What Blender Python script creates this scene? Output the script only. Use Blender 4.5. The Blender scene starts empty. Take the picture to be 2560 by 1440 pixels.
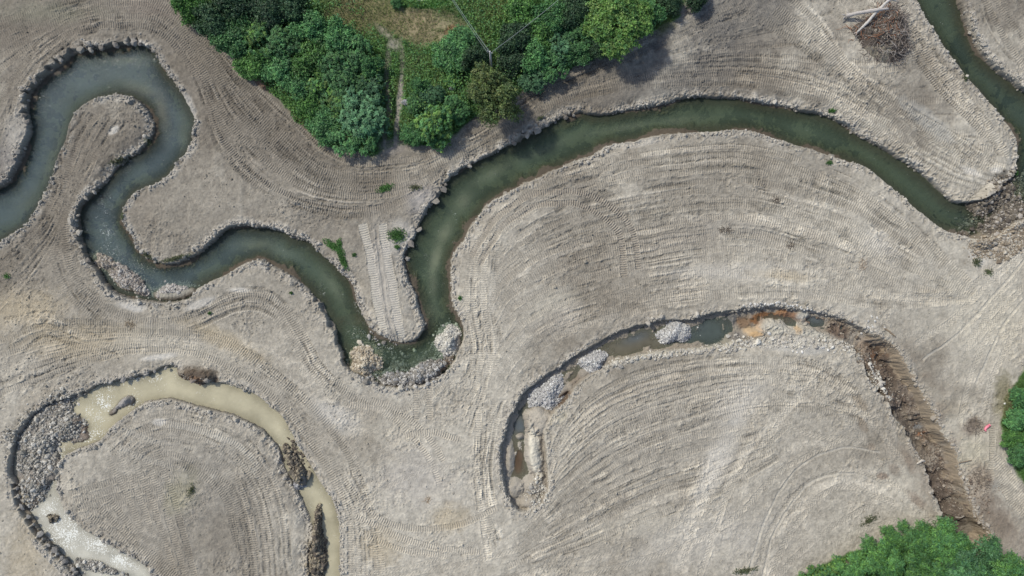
import bpy, math, random
import numpy as np
from mathutils import Vector, Matrix, noise as mnoise

# ------------------------------------------------------------------ camera, sky, sun, exposure
scene = bpy.context.scene
C = scene.collection
CAM_H = 68.27
cd = bpy.data.cameras.new('camera'); cd.lens = 24.0; cd.sensor_width = 36.0; cd.clip_end = 3000
cam = bpy.data.objects.new('camera', cd); C.objects.link(cam); cam.location = (0, 0, CAM_H)
scene.camera = cam

SUN_AZ = math.atan2(-0.80, 0.60)       # from +Y towards +X
SUN_EL = math.radians(47)
world = bpy.data.worlds.new('World'); scene.world = world; world.use_nodes = True
wn = world.node_tree; bgn = wn.nodes['Background']
sky = wn.nodes.new('ShaderNodeTexSky'); sky.sky_type = 'NISHITA'; sky.sun_disc = False
sky.sun_elevation = SUN_EL; sky.sun_rotation = SUN_AZ; sky.dust_density = 2.0; sky.air_density = 1.0
wn.links.new(sky.outputs['Color'], bgn.inputs['Color']); bgn.inputs['Strength'].default_value = 0.13
sl = bpy.data.lights.new('sun', 'SUN'); sl.energy = 2.6; sl.angle = math.radians(3.0); sl.color = (1.0, 0.965, 0.87)
sun = bpy.data.objects.new('sun', sl); C.objects.link(sun)
sv = Vector((math.sin(SUN_AZ) * math.cos(SUN_EL), math.cos(SUN_AZ) * math.cos(SUN_EL), math.sin(SUN_EL)))
sun.rotation_euler = (-sv).to_track_quat('-Z', 'Y').to_euler(); sun.location = sv * 100
scene.view_settings.view_transform = 'Standard'; scene.view_settings.look = 'None'
scene.view_settings.exposure = 0.14; scene.view_settings.gamma = 1.0
scene.cycles.max_bounces = 5; scene.cycles.transparent_max_bounces = 8
scene.cycles.diffuse_bounces = 2; scene.cycles.caustics_reflective = False; scene.cycles.caustics_refractive = False

# ------------------------------------------------------------------ helpers
S = 0.04                               # metres per photo pixel on the ground
rng = np.random.default_rng(7)
rnd = random.Random(5)
def W(px, py, z=0.0):
    k = 1.0 - z / CAM_H
    return ((px - 1280) * S * k, (720 - py) * S * k)
def sstep(a, b, x):
    t = np.clip((x - a) / (b - a), 0, 1); return t * t * (3 - 2 * t)
def catmull(pts, step=0.35, closed=False):
    p = np.array(pts, float); n = len(p); out = []
    rngs = range(n if closed else n - 1)
    for i in rngs:
        if closed: a, b, c, d = p[(i - 1) % n], p[i], p[(i + 1) % n], p[(i + 2) % n]
        else:
            b, c = p[i], p[i + 1]
            a = p[i - 1] if i > 0 else 2 * b - c
            d = p[i + 2] if i + 2 < n else 2 * c - b
        m = max(1, int(np.hypot(*(c - b)) / step))
        for k in range(m):
            t = k / m
            out.append(0.5 * ((2 * b) + (-a + c) * t + (2 * a - 5 * b + 4 * c - d) * t * t + (-a + 3 * b - 3 * c + d) * t ** 3))
    if not closed: out.append(p[-1])
    return np.array(out)

def tag(o, label=None, cat=None, group=None, kind=None):
    if label: o['label'] = label
    if cat: o['category'] = cat
    if group: o['group'] = group
    if kind: o['kind'] = kind
    return o
def empty(name, loc, label, cat, group=None, rz=0):
    o = bpy.data.objects.new(name, None); C.objects.link(o); o.location = loc; o.rotation_euler = (0, 0, rz)
    o.empty_display_size = 0.3
    return tag(o, label, cat, group)
def mesh_np(name, V, F, mat, parent=None, col=None, smooth=False, attrs=None, link=True):
    """V (n,3); F (m,k) int, k = 3 or 4; col (n,3) point colours"""
    me = bpy.data.meshes.new(name)
    V = np.ascontiguousarray(V, np.float32); F = np.ascontiguousarray(F, np.int32)
    m, k = F.shape
    me.vertices.add(len(V)); me.vertices.foreach_set('co', V.ravel())
    me.loops.add(m * k); me.loops.foreach_set('vertex_index', F.ravel())
    me.polygons.add(m); me.polygons.foreach_set('loop_start', np.arange(0, m * k, k, dtype=np.int32))
    me.polygons.foreach_set('use_smooth', np.full(m, bool(smooth)))
    if col is not None:
        a = me.attributes.new('Col', 'FLOAT_COLOR', 'POINT')
        c4 = np.ones((len(V), 4), np.float32); c4[:, :3] = col; a.data.foreach_set('color', c4.ravel())
    for nm, arr in (attrs or {}).items():
        a = me.attributes.new(nm, 'FLOAT', 'POINT'); a.data.foreach_set('value', np.ascontiguousarray(arr, np.float32).ravel())
    me.update(calc_edges=True)
    me.materials.append(mat)
    o = bpy.data.objects.new(name, me)
    if link: C.objects.link(o)
    if parent: o.parent = parent
    return o

# ------------------------------------------------------------------ materials
def new_mat(name):
    m = bpy.data.materials.new(name); m.use_nodes = True
    nt = m.node_tree; b = nt.nodes['Principled BSDF']
    return m, nt, b
def N(nt, t, **kw):
    n = nt.nodes.new(t)
    for k, v in kw.items():
        if k in n.inputs: n.inputs[k].default_value = v
        else: setattr(n, k, v)
    return n
def attr_mat(name, rough=0.9, bump=0.0, bscale=8.0, var=0.25, vscale=3.0, objvar=0.0, translucent=0.0, spec=0.3):
    m, nt, b = new_mat(name); L = nt.links
    at = N(nt, 'ShaderNodeAttribute'); at.attribute_name = 'Col'
    geo = N(nt, 'ShaderNodeTexCoord')
    nz = N(nt, 'ShaderNodeTexNoise', Scale=vscale, Detail=6.0, Roughness=0.65); L.new(geo.outputs['Object'], nz.inputs['Vector'])
    mr = N(nt, 'ShaderNodeMapRange'); L.new(nz.outputs['Fac'], mr.inputs['Value'])
    mr.inputs['From Min'].default_value = 0.25; mr.inputs['From Max'].default_value = 0.75
    mr.inputs['To Min'].default_value = 1 - var; mr.inputs['To Max'].default_value = 1 + var
    mul = N(nt, 'ShaderNodeVectorMath', operation='SCALE'); L.new(at.outputs['Color'], mul.inputs[0])
    if objvar:
        oi = N(nt, 'ShaderNodeObjectInfo'); m2 = N(nt, 'ShaderNodeMapRange'); L.new(oi.outputs['Random'], m2.inputs['Value'])
        m2.inputs['To Min'].default_value = 1 - objvar; m2.inputs['To Max'].default_value = 1 + objvar
        mm = N(nt, 'ShaderNodeMath', operation='MULTIPLY'); L.new(mr.outputs['Result'], mm.inputs[0]); L.new(m2.outputs['Result'], mm.inputs[1])
        L.new(mm.outputs[0], mul.inputs['Scale'])
    else: L.new(mr.outputs['Result'], mul.inputs['Scale'])
    L.new(mul.outputs[0], b.inputs['Base Color']); b.inputs['Roughness'].default_value = rough
    b.inputs['Specular IOR Level'].default_value = spec
    if bump:
        n2 = N(nt, 'ShaderNodeTexNoise', Scale=bscale, Detail=5.0, Roughness=0.7); L.new(geo.outputs['Object'], n2.inputs['Vector'])
        bp = N(nt, 'ShaderNodeBump', Strength=1.0, Distance=bump); L.new(n2.outputs['Fac'], bp.inputs['Height']); L.new(bp.outputs['Normal'], b.inputs['Normal'])
    if translucent:
        tr = N(nt, 'ShaderNodeBsdfTranslucent'); L.new(mul.outputs[0], tr.inputs['Color'])
        mx = N(nt, 'ShaderNodeMixShader'); mx.inputs[0].default_value = translucent
        out = nt.nodes['Material Output']
        L.new(b.outputs[0], mx.inputs[1]); L.new(tr.outputs[0], mx.inputs[2]); L.new(mx.outputs[0], out.inputs['Surface'])
    return m
M_ground = attr_mat('soil', 0.95, 0.07, 4.5, 0.16, 2.2, spec=0.15)
M_stone = attr_mat('stone', 0.85, 0.02, 30.0, 0.25, 12.0)
M_leaf = attr_mat('leaf', 0.5, 0.0, 1, 0.28, 0.9, objvar=0.22, translucent=0.22, spec=0.35)
M_grass = attr_mat('grass_blade', 0.7, 0.0, 1, 0.3, 0.8, translucent=0.2, spec=0.2)
M_bark = attr_mat('bark', 0.9, 0.02, 25.0, 0.3, 10.0)
M_wood = attr_mat('weathered_wood', 0.8, 0.015, 30.0, 0.2, 9.0)
def plain(name, col, rough=0.6):
    m, nt, b = new_mat(name); L = nt.links
    nz = N(nt, 'ShaderNodeTexNoise', Scale=9.0, Detail=5.0); cr = N(nt, 'ShaderNodeMapRange')
    cr.inputs['To Min'].default_value = 0.8; cr.inputs['To Max'].default_value = 1.15
    L.new(nz.outputs['Fac'], cr.inputs['Value'])
    mul = N(nt, 'ShaderNodeVectorMath', operation='SCALE'); mul.inputs[0].default_value = col
    L.new(cr.outputs['Result'], mul.inputs['Scale']); L.new(mul.outputs[0], b.inputs['Base Color'])
    b.inputs['Roughness'].default_value = rough
    return m

def water_mat(name, rough=0.06, rip=0.02, rscale=2.0, fleck_scale=5.0):
    m, nt, b = new_mat(name); L = nt.links
    at = N(nt, 'ShaderNodeAttribute'); at.attribute_name = 'Col'
    mk = N(nt, 'ShaderNodeAttribute'); mk.attribute_name = 'murk'
    fo = N(nt, 'ShaderNodeAttribute'); fo.attribute_name = 'foam'
    ch = N(nt, 'ShaderNodeAttribute'); ch.attribute_name = 'chop'
    tc = N(nt, 'ShaderNodeTexCoord')
    warp = N(nt, 'ShaderNodeTexNoise', Scale=2.5, Detail=3.0); L.new(tc.outputs['Object'], warp.inputs['Vector'])
    wadd = N(nt, 'ShaderNodeVectorMath', operation='MULTIPLY_ADD'); L.new(warp.outputs['Color'], wadd.inputs[0]); wadd.inputs[1].default_value = (0.5, 0.5, 0.5)
    L.new(tc.outputs['Object'], wadd.inputs[2])
    vo = N(nt, 'ShaderNodeTexVoronoi', Scale=fleck_scale); L.new(wadd.outputs[0], vo.inputs['Vector'])
    # flecks: small where foam is low, large and joined where it is high
    th = N(nt, 'ShaderNodeMath', operation='SUBTRACT'); L.new(fo.outputs['Fac'], th.inputs[0]); L.new(vo.outputs['Distance'], th.inputs[1])
    n3 = N(nt, 'ShaderNodeTexNoise', Scale=1.1, Detail=5.0, Roughness=0.7); L.new(tc.outputs['Object'], n3.inputs['Vector'])
    n3m = N(nt, 'ShaderNodeMath', operation='MULTIPLY_ADD'); L.new(n3.outputs['Fac'], n3m.inputs[0]); n3m.inputs[1].default_value = 1.3; n3m.inputs[2].default_value = -0.72
    th2 = N(nt, 'ShaderNodeMath', operation='ADD'); L.new(th.outputs[0], th2.inputs[0]); L.new(n3m.outputs[0], th2.inputs[1])
    fm = N(nt, 'ShaderNodeMapRange'); L.new(th2.outputs[0], fm.inputs['Value']); fm.inputs['From Min'].default_value = 0.0; fm.inputs['From Max'].default_value = 0.12
    # colour clouds in the water
    n4 = N(nt, 'ShaderNodeTexNoise', Scale=0.45, Detail=6.0, Roughness=0.6); L.new(wadd.outputs[0], n4.inputs['Vector'])
    mr = N(nt, 'ShaderNodeMapRange'); L.new(n4.outputs['Fac'], mr.inputs['Value']); mr.inputs['From Min'].default_value = 0.3; mr.inputs['From Max'].default_value = 0.7
    mr.inputs['To Min'].default_value = 0.82; mr.inputs['To Max'].default_value = 1.18
    sc = N(nt, 'ShaderNodeVectorMath', operation='SCALE'); L.new(at.outputs['Color'], sc.inputs[0]); L.new(mr.outputs['Result'], sc.inputs['Scale'])
    mix = N(nt, 'ShaderNodeMix', data_type='RGBA'); L.new(fm.outputs['Result'], mix.inputs[0]); L.new(sc.outputs[0], mix.inputs[6]); mix.inputs[7].default_value = (0.78, 0.78, 0.71, 1)
    L.new(mix.outputs[2], b.inputs['Base Color']); b.inputs['Roughness'].default_value = rough
    b.inputs['IOR'].default_value = 1.33
    nb = N(nt, 'ShaderNodeTexNoise', Scale=rscale, Detail=4.0, Roughness=0.6); L.new(wadd.outputs[0], nb.inputs['Vector'])
    bm = N(nt, 'ShaderNodeMath', operation='MULTIPLY'); L.new(nb.outputs['Fac'], bm.inputs[0])
    ca = N(nt, 'ShaderNodeMath', operation='MULTIPLY_ADD'); L.new(ch.outputs['Fac'], ca.inputs[0]); ca.inputs[1].default_value = 9.0; ca.inputs[2].default_value = 1.0
    L.new(ca.outputs[0], bm.inputs[1])
    bp = N(nt, 'ShaderNodeBump', Strength=1.0, Distance=rip); L.new(bm.outputs[0], bp.inputs['Height']); L.new(bp.outputs['Normal'], b.inputs['Normal'])
    tr = N(nt, 'ShaderNodeBsdfTransparent'); tr.inputs['Color'].default_value = (0.72, 0.80, 0.74, 1)
    mx = N(nt, 'ShaderNodeMixShader'); ad = N(nt, 'ShaderNodeMath', operation='ADD', use_clamp=True); L.new(mk.outputs['Fac'], ad.inputs[0]); L.new(fm.outputs['Result'], ad.inputs[1])
    L.new(ad.outputs[0], mx.inputs[0]); L.new(tr.outputs[0], mx.inputs[1]); L.new(b.outputs[0], mx.inputs[2])
    L.new(mx.outputs[0], nt.nodes['Material Output'].inputs['Surface'])
    return m

# ------------------------------------------------------------------ the terrain grid
RES = 0.055
def axis(a, far):
    core = np.arange(-a, a + RES / 2, RES); ext = []
    d = RES; x = core[-1]
    while x < far: d *= 1.13; x += d; ext.append(x)
    ext = np.array(ext); return np.concatenate([-ext[::-1], core, ext])
xs = axis(52.8, 700); ys = axis(30.2, 700)
nx, ny = len(xs), len(ys)
X, Y = np.meshgrid(xs, ys); X = X.astype(np.float32); Y = Y.astype(np.float32)
PXg = X / S + 1280; PYg = 720 - Y / S
_l = {}
def vn(cell, seed, ax=1.0):
    L = np.random.default_rng(seed).random((512, 512)).astype(np.float32)
    u = xs / (cell * ax) + 97.3; v = ys / cell + 55.7
    ui = np.floor(u).astype(int); vi = np.floor(v).astype(int)
    fu = (u - ui).astype(np.float32); fv = (v - vi).astype(np.float32)
    fu = fu * fu * (3 - 2 * fu); fv = fv * fv * (3 - 2 * fv)
    A = L[vi % 512] * (1 - fv)[:, None] + L[(vi + 1) % 512] * fv[:, None]
    return A[:, ui % 512] * (1 - fu) + A[:, (ui + 1) % 512] * fu
def fbm(cell, octv, seed, gain=0.5):
    o = 0; a = 1.0; t = 0
    for k in range(octv):
        o = o + a * vn(cell * 0.47 ** k, seed + k * 13); t += a; a *= gain
    return o / t - 0.5
def win(x0, x1, y0, y1):
    i0, i1 = np.searchsorted(xs, [x0, x1]); j0, j1 = np.searchsorted(ys, [y0, y1])
    return slice(j0, j1), slice(i0, i1)
def inside(P):
    cnt = np.zeros((ny, nx + 1), np.int16); n = len(P)
    for k in range(n):
        (x0, y0), (x1, y1) = P[k], P[(k + 1) % n]
        if y0 == y1: continue
        if y0 > y1: x0, y0, x1, y1 = x1, y1, x0, y0
        j0, j1 = np.searchsorted(ys, [y0, y1])
        if j1 <= j0: continue
        xc = x0 + (ys[j0:j1] - y0) * (x1 - x0) / (y1 - y0)
        np.add.at(cnt, (np.arange(j0, j1), np.searchsorted(xs, xc)), 1)
    return (np.cumsum(cnt, axis=1)[:, :nx] % 2).astype(bool)
def sdf(P, maxd=5.0):
    D = np.full((ny, nx), maxd, np.float32); n = len(P)
    for k in range(n):
        a, b = P[k], P[(k + 1) % n]; d = b - a; L2 = (d ** 2).sum()
        if L2 < 1e-9: continue
        w = win(min(a[0], b[0]) - maxd, max(a[0], b[0]) + maxd, min(a[1], b[1]) - maxd, max(a[1], b[1]) + maxd)
        ux = X[w] - a[0]; uy = Y[w] - a[1]
        t = np.clip((ux * d[0] + uy * d[1]) / L2, 0, 1)
        D[w] = np.minimum(D[w], np.hypot(ux - t * d[0], uy - t * d[1]))
    return np.where(inside(P), D, -D)

n_big = fbm(9.0, 4, 11); n_mid = fbm(2.2, 4, 31); n_fine = fbm(0.5, 4, 51, 0.62); n_huge = fbm(28.0, 3, 71)
n_fin2 = fbm(0.16, 2, 91, 0.6)

# channel outlines: top edges of the banks, photo pixels
A_out = [(-140,560),(0,465),(20,447),(43,400),(60,353),(68,313),(60,287),(65,247),(75,217),(93,200),(113,182),(137,163),(160,143),(185,127),(210,122),(233,120),
 (258,118),(282,108),(310,106),(342,106),(357,115),(373,122),(383,133),(397,163),(417,190),(447,230),(470,273),(482,300),(473,333),(470,363),(447,393),(430,417),(397,450),(333,477),
 (302,517),(297,540),(307,570),(327,603),(350,637),(383,653),(413,661),(450,653),(493,633),(527,607),(560,577),(587,568),(640,568),(703,580),(728,597),(763,603),(800,637),(827,660),
 (847,683),(873,710),(887,757),(917,813),(950,843),(985,856),(1020,856),(1050,838),(1063,813),(1050,773),(1040,733),(1020,693),(1012,645),(1023,612),(1040,580),(1058,540),(1080,510),(1100,480),
 (1113,458),(1147,428),(1190,405),(1227,386),(1257,370),(1280,360),(1340,328),(1373,311),(1410,291),(1457,278),(1480,284),(1520,284),(1580,274),(1663,257),(1713,243),(1813,242),(1920,258),
 (2003,275),(2040,280),(2080,293),(2113,309),(2135,325),(2177,350),(2220,374),(2253,394),(2287,417),(2313,435),(2363,480),(2383,500),(2413,507),(2453,500),(2487,480),(2520,457),(2547,433),
 (2555,400),(2551,353),(2537,327),(2510,287),(2480,253),(2453,220),(2427,197),(2400,157),(2387,140),(2357,100),(2343,73),(2320,40),(2300,0),(2240,-120)]
A_in = [(2350,-120),(2403,0),(2417,43),(2433,83),(2453,120),(2480,157),(2513,183),(2543,207),(2560,220),(2700,330),(2730,560),(2560,545),(2490,590),(2440,597),(2420,587),(2387,580),(2350,563),
 (2320,540),(2290,517),(2270,497),(2250,480),(2220,457),(2193,433),(2160,410),(2120,397),(2080,387),(2033,370),(2000,363),(1967,350),(1930,337),(1873,321),(1813,322),(1747,326),(1697,329),
 (1630,338),(1580,348),(1520,361),(1480,383),(1440,397),(1380,423),(1340,443),(1300,460),(1267,478),(1233,493),(1207,517),(1190,543),(1170,570),(1153,603),(1130,630),(1125,667),(1123,713),
 (1127,757),(1143,790),(1157,823),(1153,857),(1140,890),(1120,920),(1090,943),(1050,962),(1000,965),(960,962),(930,952),(900,937),(873,923),(860,913),(856,880),(842,860),(838,840),(832,813),
 (813,787),(803,757),(780,737),(763,717),(743,700),(723,687),(707,677),(677,663),(655,645),(633,647),(600,660),(567,683),(533,697),(490,720),(470,742),(430,752),(383,752),(347,747),(300,735),(277,723),
 (253,700),(240,673),(222,655),(207,630),(198,600),(193,575),(192,530),(204,507),(233,480),(263,450),(283,423),(313,397),(347,377),(373,347),(381,310),(373,283),(353,257),(327,237),(287,230),
 (253,237),(220,250),(190,273),(170,307),(160,347),(140,387),(127,433),(107,480),(83,520),(57,560),(20,583),(-140,680)]
B_poly = [(848,1560),(848,1440),(848,1343),(843,1293),(830,1253),(807,1220),(783,1183),(757,1137),(730,1093),(707,1047),(687,1027),(640,990),(593,970),(560,958),(500,955),(443,940),(440,915),
 (403,917),(380,930),(343,943),(307,948),(270,958),(233,967),(197,992),(165,998),(133,1000),(107,1018),(80,1035),(63,1057),(47,1077),(33,1107),(27,1147),(24,1187),(37,1207),(50,1262),(72,1295),
 (99,1338),(122,1362),(149,1392),(176,1419),(195,1445),(260,1560),(440,1560),(377,1440),(347,1407),(293,1380),(233,1343),(200,1323),(167,1290),(147,1253),(137,1220),(137,1173),(150,1147),(180,1127),
 (220,1113),(253,1097),(283,1063),(320,1033),(360,1007),(417,998),(467,1010),(533,1027),(583,1040),(640,1067),(673,1097),(697,1127),(707,1167),(727,1207),(747,1240),(763,1277),(780,1320),(783,1350),
 (767,1380),(770,1440),(765,1560)]
C_poly = [(1303,1280),(1280,1262),(1263,1222),(1258,1190),(1253,1147),(1258,1103),(1271,1060),(1291,1013),(1311,980),(1337,961),(1358,945),(1380,930),(1420,904),(1467,874),(1513,847),(1563,824),(1613,810),
 (1667,800),(1737,799),(1770,786),(1800,780),(1833,781),(1876,775),(1930,767),(1970,773),(2012,777),(2061,783),(2090,793),(2143,814),(2178,836),(2200,847),(2223,861),(2240,880),(2260,913),(2287,960),
 (2313,1003),(2333,1047),(2357,1093),(2383,1130),(2393,1167),(2403,1207),(2420,1260),(2440,1300),(2475,1350),(2440,1390),(2390,1330),(2360,1280),(2350,1243),(2333,1193),(2320,1153),(2290,1107),(2277,1070),
 (2243,1040),(2230,1003),(2203,970),(2173,947),(2157,890),(2140,872),(2100,856),(2060,846),(2010,838),(1960,838),(1900,850),(1846,849),(1821,859),(1759,869),(1697,873),(1630,881),(1573,893),(1540,903),
 (1507,922),(1467,946),(1440,968),(1413,1003),(1387,1030),(1370,1060),(1362,1093),(1368,1150),(1370,1213),(1360,1253),(1330,1270)]
def pw(pts): return np.array([W(*p) for p in pts])
def teeth(pts, spacing, depth, skew, side, jit=0.5, seed=0):
    """list of triangular bucket bites along a bank line; side = +1 left of travel, -1 right"""
    r = random.Random(seed); P = catmull(pw(pts), 0.1); s = np.concatenate([[0], np.cumsum(np.hypot(*np.diff(P, axis=0).T))])
    out = []; t = 0
    while t < s[-1] - spacing * 0.5:
        L = spacing * (1 + r.uniform(-jit, jit)); a = np.array([np.interp(t, s, P[:, 0]), np.interp(t, s, P[:, 1])])
        e = min(t + L, s[-1]); b = np.array([np.interp(e, s, P[:, 0]), np.interp(e, s, P[:, 1])])
        d = (b - a); nrm = np.array([-d[1], d[0]]) / (np.hypot(*d) + 1e-6) * side
        c = a + d * (skew + r.uniform(-.15, .15)) + nrm * depth * 0.95 * r.choice([0.2, 0.6, 0.9, 1.0, 1.1])
        out.append(np.array([a - nrm * 0.5, a, c, b, b - nrm * 0.5])); t += L
    return out
TEETH = []; TEETH_SETS = []
TEETH_SETS.append(teeth([(66,305),(62,247),(75,217),(113,182),(160,143),(210,122),(258,118),(310,106),(350,110),(392,150)], 1.15, 0.75, 0.3, 1, seed=1)); TEETH += TEETH_SETS[-1]
TEETH_SETS.append(teeth([(392,150),(447,230),(482,300),(470,365),(430,417)], 1.0, 0.25, 0.4, 1, seed=2)); TEETH += TEETH_SETS[-1]
TEETH_SETS.append(teeth([(233,480),(204,507),(192,545),(196,600),(210,640),(240,680)], 1.35, 0.38, 0.5, -1, seed=3)); TEETH += TEETH_SETS[-1]
TEETH_SETS.append(teeth([(1012,645),(1023,612),(1040,580),(1058,540),(1080,510),(1100,480),(1113,458)], 1.0, 0.45, 0.75, 1, seed=4)); TEETH += TEETH_SETS[-1]
TEETH_SETS.append(teeth([(1113,458),(1147,428),(1190,405),(1257,370),(1340,328),(1410,291),(1457,278)], 1.1, 0.45, 0.8, 1, seed=5)); TEETH += TEETH_SETS[-1]
TEETH_SETS.append(teeth([(1457,278),(1520,284),(1663,257),(1813,242),(1920,258),(2003,275)], 1.3, 0.14, 0.6, 1, seed=6)); TEETH += TEETH_SETS[-1]
TEETH_SETS.append(teeth([(2003,275),(2080,293),(2135,325),(2220,374),(2313,435)], 0.9, 0.35, 0.7, 1, seed=7)); TEETH += TEETH_SETS[-1]
TEETH_SETS.append(teeth([(590,568),(703,580),(763,603),(827,660),(873,710)], 1.2, 0.28, 0.7, 1, seed=8)); TEETH += TEETH_SETS[-1]
TEETH_SETS.append(teeth([(873,925),(856,880),(838,840),(813,787),(780,737)], 1.2, 0.4, 0.5, 1, seed=9)); TEETH += TEETH_SETS[-1]
TEETH_B = teeth([(200,1452),(176,1419),(149,1392),(122,1362),(99,1338),(72,1295),(50,1262),(37,1207)], 0.85, 0.42, 0.3, -1, seed=10)
TEETH_B += teeth([(440,915),(380,930),(307,948),(233,967),(165,998),(107,1018),(63,1057),(33,1107),(24,1187)], 1.2, 0.25, 0.5, -1, seed=11)
TEETH_B += teeth([(640,990),(707,1047),(757,1137),(807,1220),(843,1293)], 0.8, 0.1, 0.5, 1, seed=12)
TEETH_C = teeth([(1291,1013),(1337,961),(1420,904),(1513,847),(1613,810),(1737,799),(1800,780),(1930,767),(2061,783),(2143,814),(2178,836)], 1.3, 0.2, 0.6, 1, seed=13)
TEETH_C += teeth([(2350,1243),(2320,1153),(2277,1070),(2230,1003),(2173,947)], 1.2, 0.35, 0.5, 1, seed=14)
def channel(poly, tt, warp, off):
    D = sdf(catmull(pw(poly), 0.5, closed=True))
    D = D + (n_mid * 2.0 + n_fine * 2.4 + n_fin2 * 0.9) * warp
    D = D + off
    for t in tt:
        w = win(t[:, 0].min() - 0.3, t[:, 0].max() + 0.3, t[:, 1].min() - 0.3, t[:, 1].max() + 0.3)
        xx, yy = X[w], Y[w]; d = np.full(xx.shape, 9.0, np.float32)
        c = t.mean(0); n = len(t)
        for k in range(n):          # convex: distance to each edge line
            a, b = t[k], t[(k + 1) % n]; e = b - a; l = np.hypot(*e)
            if l < 1e-5: continue
            nn = np.array([-e[1], e[0]]) / l
            if np.dot(c - a, nn) < 0: nn = -nn
            d = np.minimum(d, (xx - a[0]) * nn[0] + (yy - a[1]) * nn[1])
        D[w] = np.maximum(D[w], np.minimum(d * 0.8, 0.13))
    return D
DA = channel(A_out + A_in, TEETH, .16, .22); DB = channel(B_poly, TEETH_B, 0.12, .12); DC = channel(C_poly, TEETH_C, 0.16, .1) + 0.25 * sstep(2140, 2260, PXg)
WL_A, WL_B, WL_C = -0.75, -0.58, -1.0

# ------------------------------------------------------------------ local edits to height and colour
Z = (n_big * 0.5 + n_mid * 0.10).astype(np.float32)
far = sstep(60, 300, np.hypot(X, Y)); Z *= (1 - far)
def ell(px, py, rx, ry, ang=0, wob=0.35, nz=None):
    cx, cy = W(px, py); R = max(rx, ry) * S * 1.5
    w = win(cx - R, cx + R, cy - R, cy + R); a = math.radians(-ang)
    dx = (X[w] - cx) / S; dy = (Y[w] - cy) / S
    u = (dx * math.cos(a) + dy * math.sin(a)) / rx; v = (-dx * math.sin(a) + dy * math.cos(a)) / ry
    return w, np.hypot(u, v) + wob * (1.6 * n_mid[w] + 1.0 * n_fine[w])
def add_h(px, py, rx, ry, ang, h, wob=0.3, pw_=1.0, Zt=None):
    w, r = ell(px, py, rx, ry, ang, wob); m = np.clip(1 - r * r, 0, 1) ** pw_
    (Z if Zt is None else Zt)[w] += h * m
# slopes beside the banks (photo px: cx, cy, radius, drop)
slope = np.zeros_like(Z)
for (cx, cy, r, v) in [(1340,320,60,.8),(1420,285,60,.9),(1500,265,60,1),(1580,265,60,1),(1660,250,60,.9),(1740,235,60,.7),(1820,235,60,.6),(1960,262,60,.8),(2060,280,50,.7),(2160,340,60,.8),(2250,395,60,.8),
        (2320,440,70,1),(2400,470,70,1),(2470,460,60,1),(1200,390,60,.7),(1270,355,50,.7),(1100,450,50,.7),(1040,560,50,.7),(1000,650,50,.5),(880,700,50,.8),(900,780,50,1),(930,830,50,1),(1040,720,50,.8),
        (1050,800,60,1),(1000,850,60,1),(1440,390,80,.7),(1560,345,80,.6),(1680,325,80,.5),(1340,440,70,.6),(1200,540,70,.6),(1150,650,70,.5),(1150,740,70,.5),(700,670,70,.8),(760,710,60,.9),(640,645,50,.6),
        (800,790,60,.6),(370,290,40,.9),(360,340,50,.7),(320,390,50,.9),(270,440,50,.9),(330,600,60,.4),(420,640,60,.5),(500,620,60,.5),(340,520,50,.4),(730,1180,60,1),(760,1250,60,1),(780,1320,60,1),
        (765,1400,60,1),(690,1110,60,.8),(600,1040,60,.5),(450,1010,60,.6),(200,1330,60,.6),(150,1220,60,.5),(300,1380,60,.5),(2480,230,50,.5),(2530,310,60,.7),(2550,390,60,1),(1950,860,90,1),(2050,860,80,1),
        (1860,860,60,.7),(1700,880,50,.4),(1450,960,60,.5),(2240,990,60,.4),(2260,1080,40,.4),(2380,1080,40,.3),(2420,1200,50,.5),(2310,960,50,.6)]:
    w, q = ell(cx, cy, r, r, 0, 0.2); slope[w] = np.maximum(slope[w], v * np.clip(1.3 - q, 0, 1))
Dany = np.maximum(np.maximum(DA, DB), DC)
sl_prof = sstep(-1.9, 0.0, Dany) ** 1.4
Z -= slope * sl_prof * (0.40 + n_mid * 0.8 + n_fine * 0.35)
Z += sstep(-0.9, -0.2, Dany) * (n_fine * 0.22 + n_fin2 * 0.08)

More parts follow.
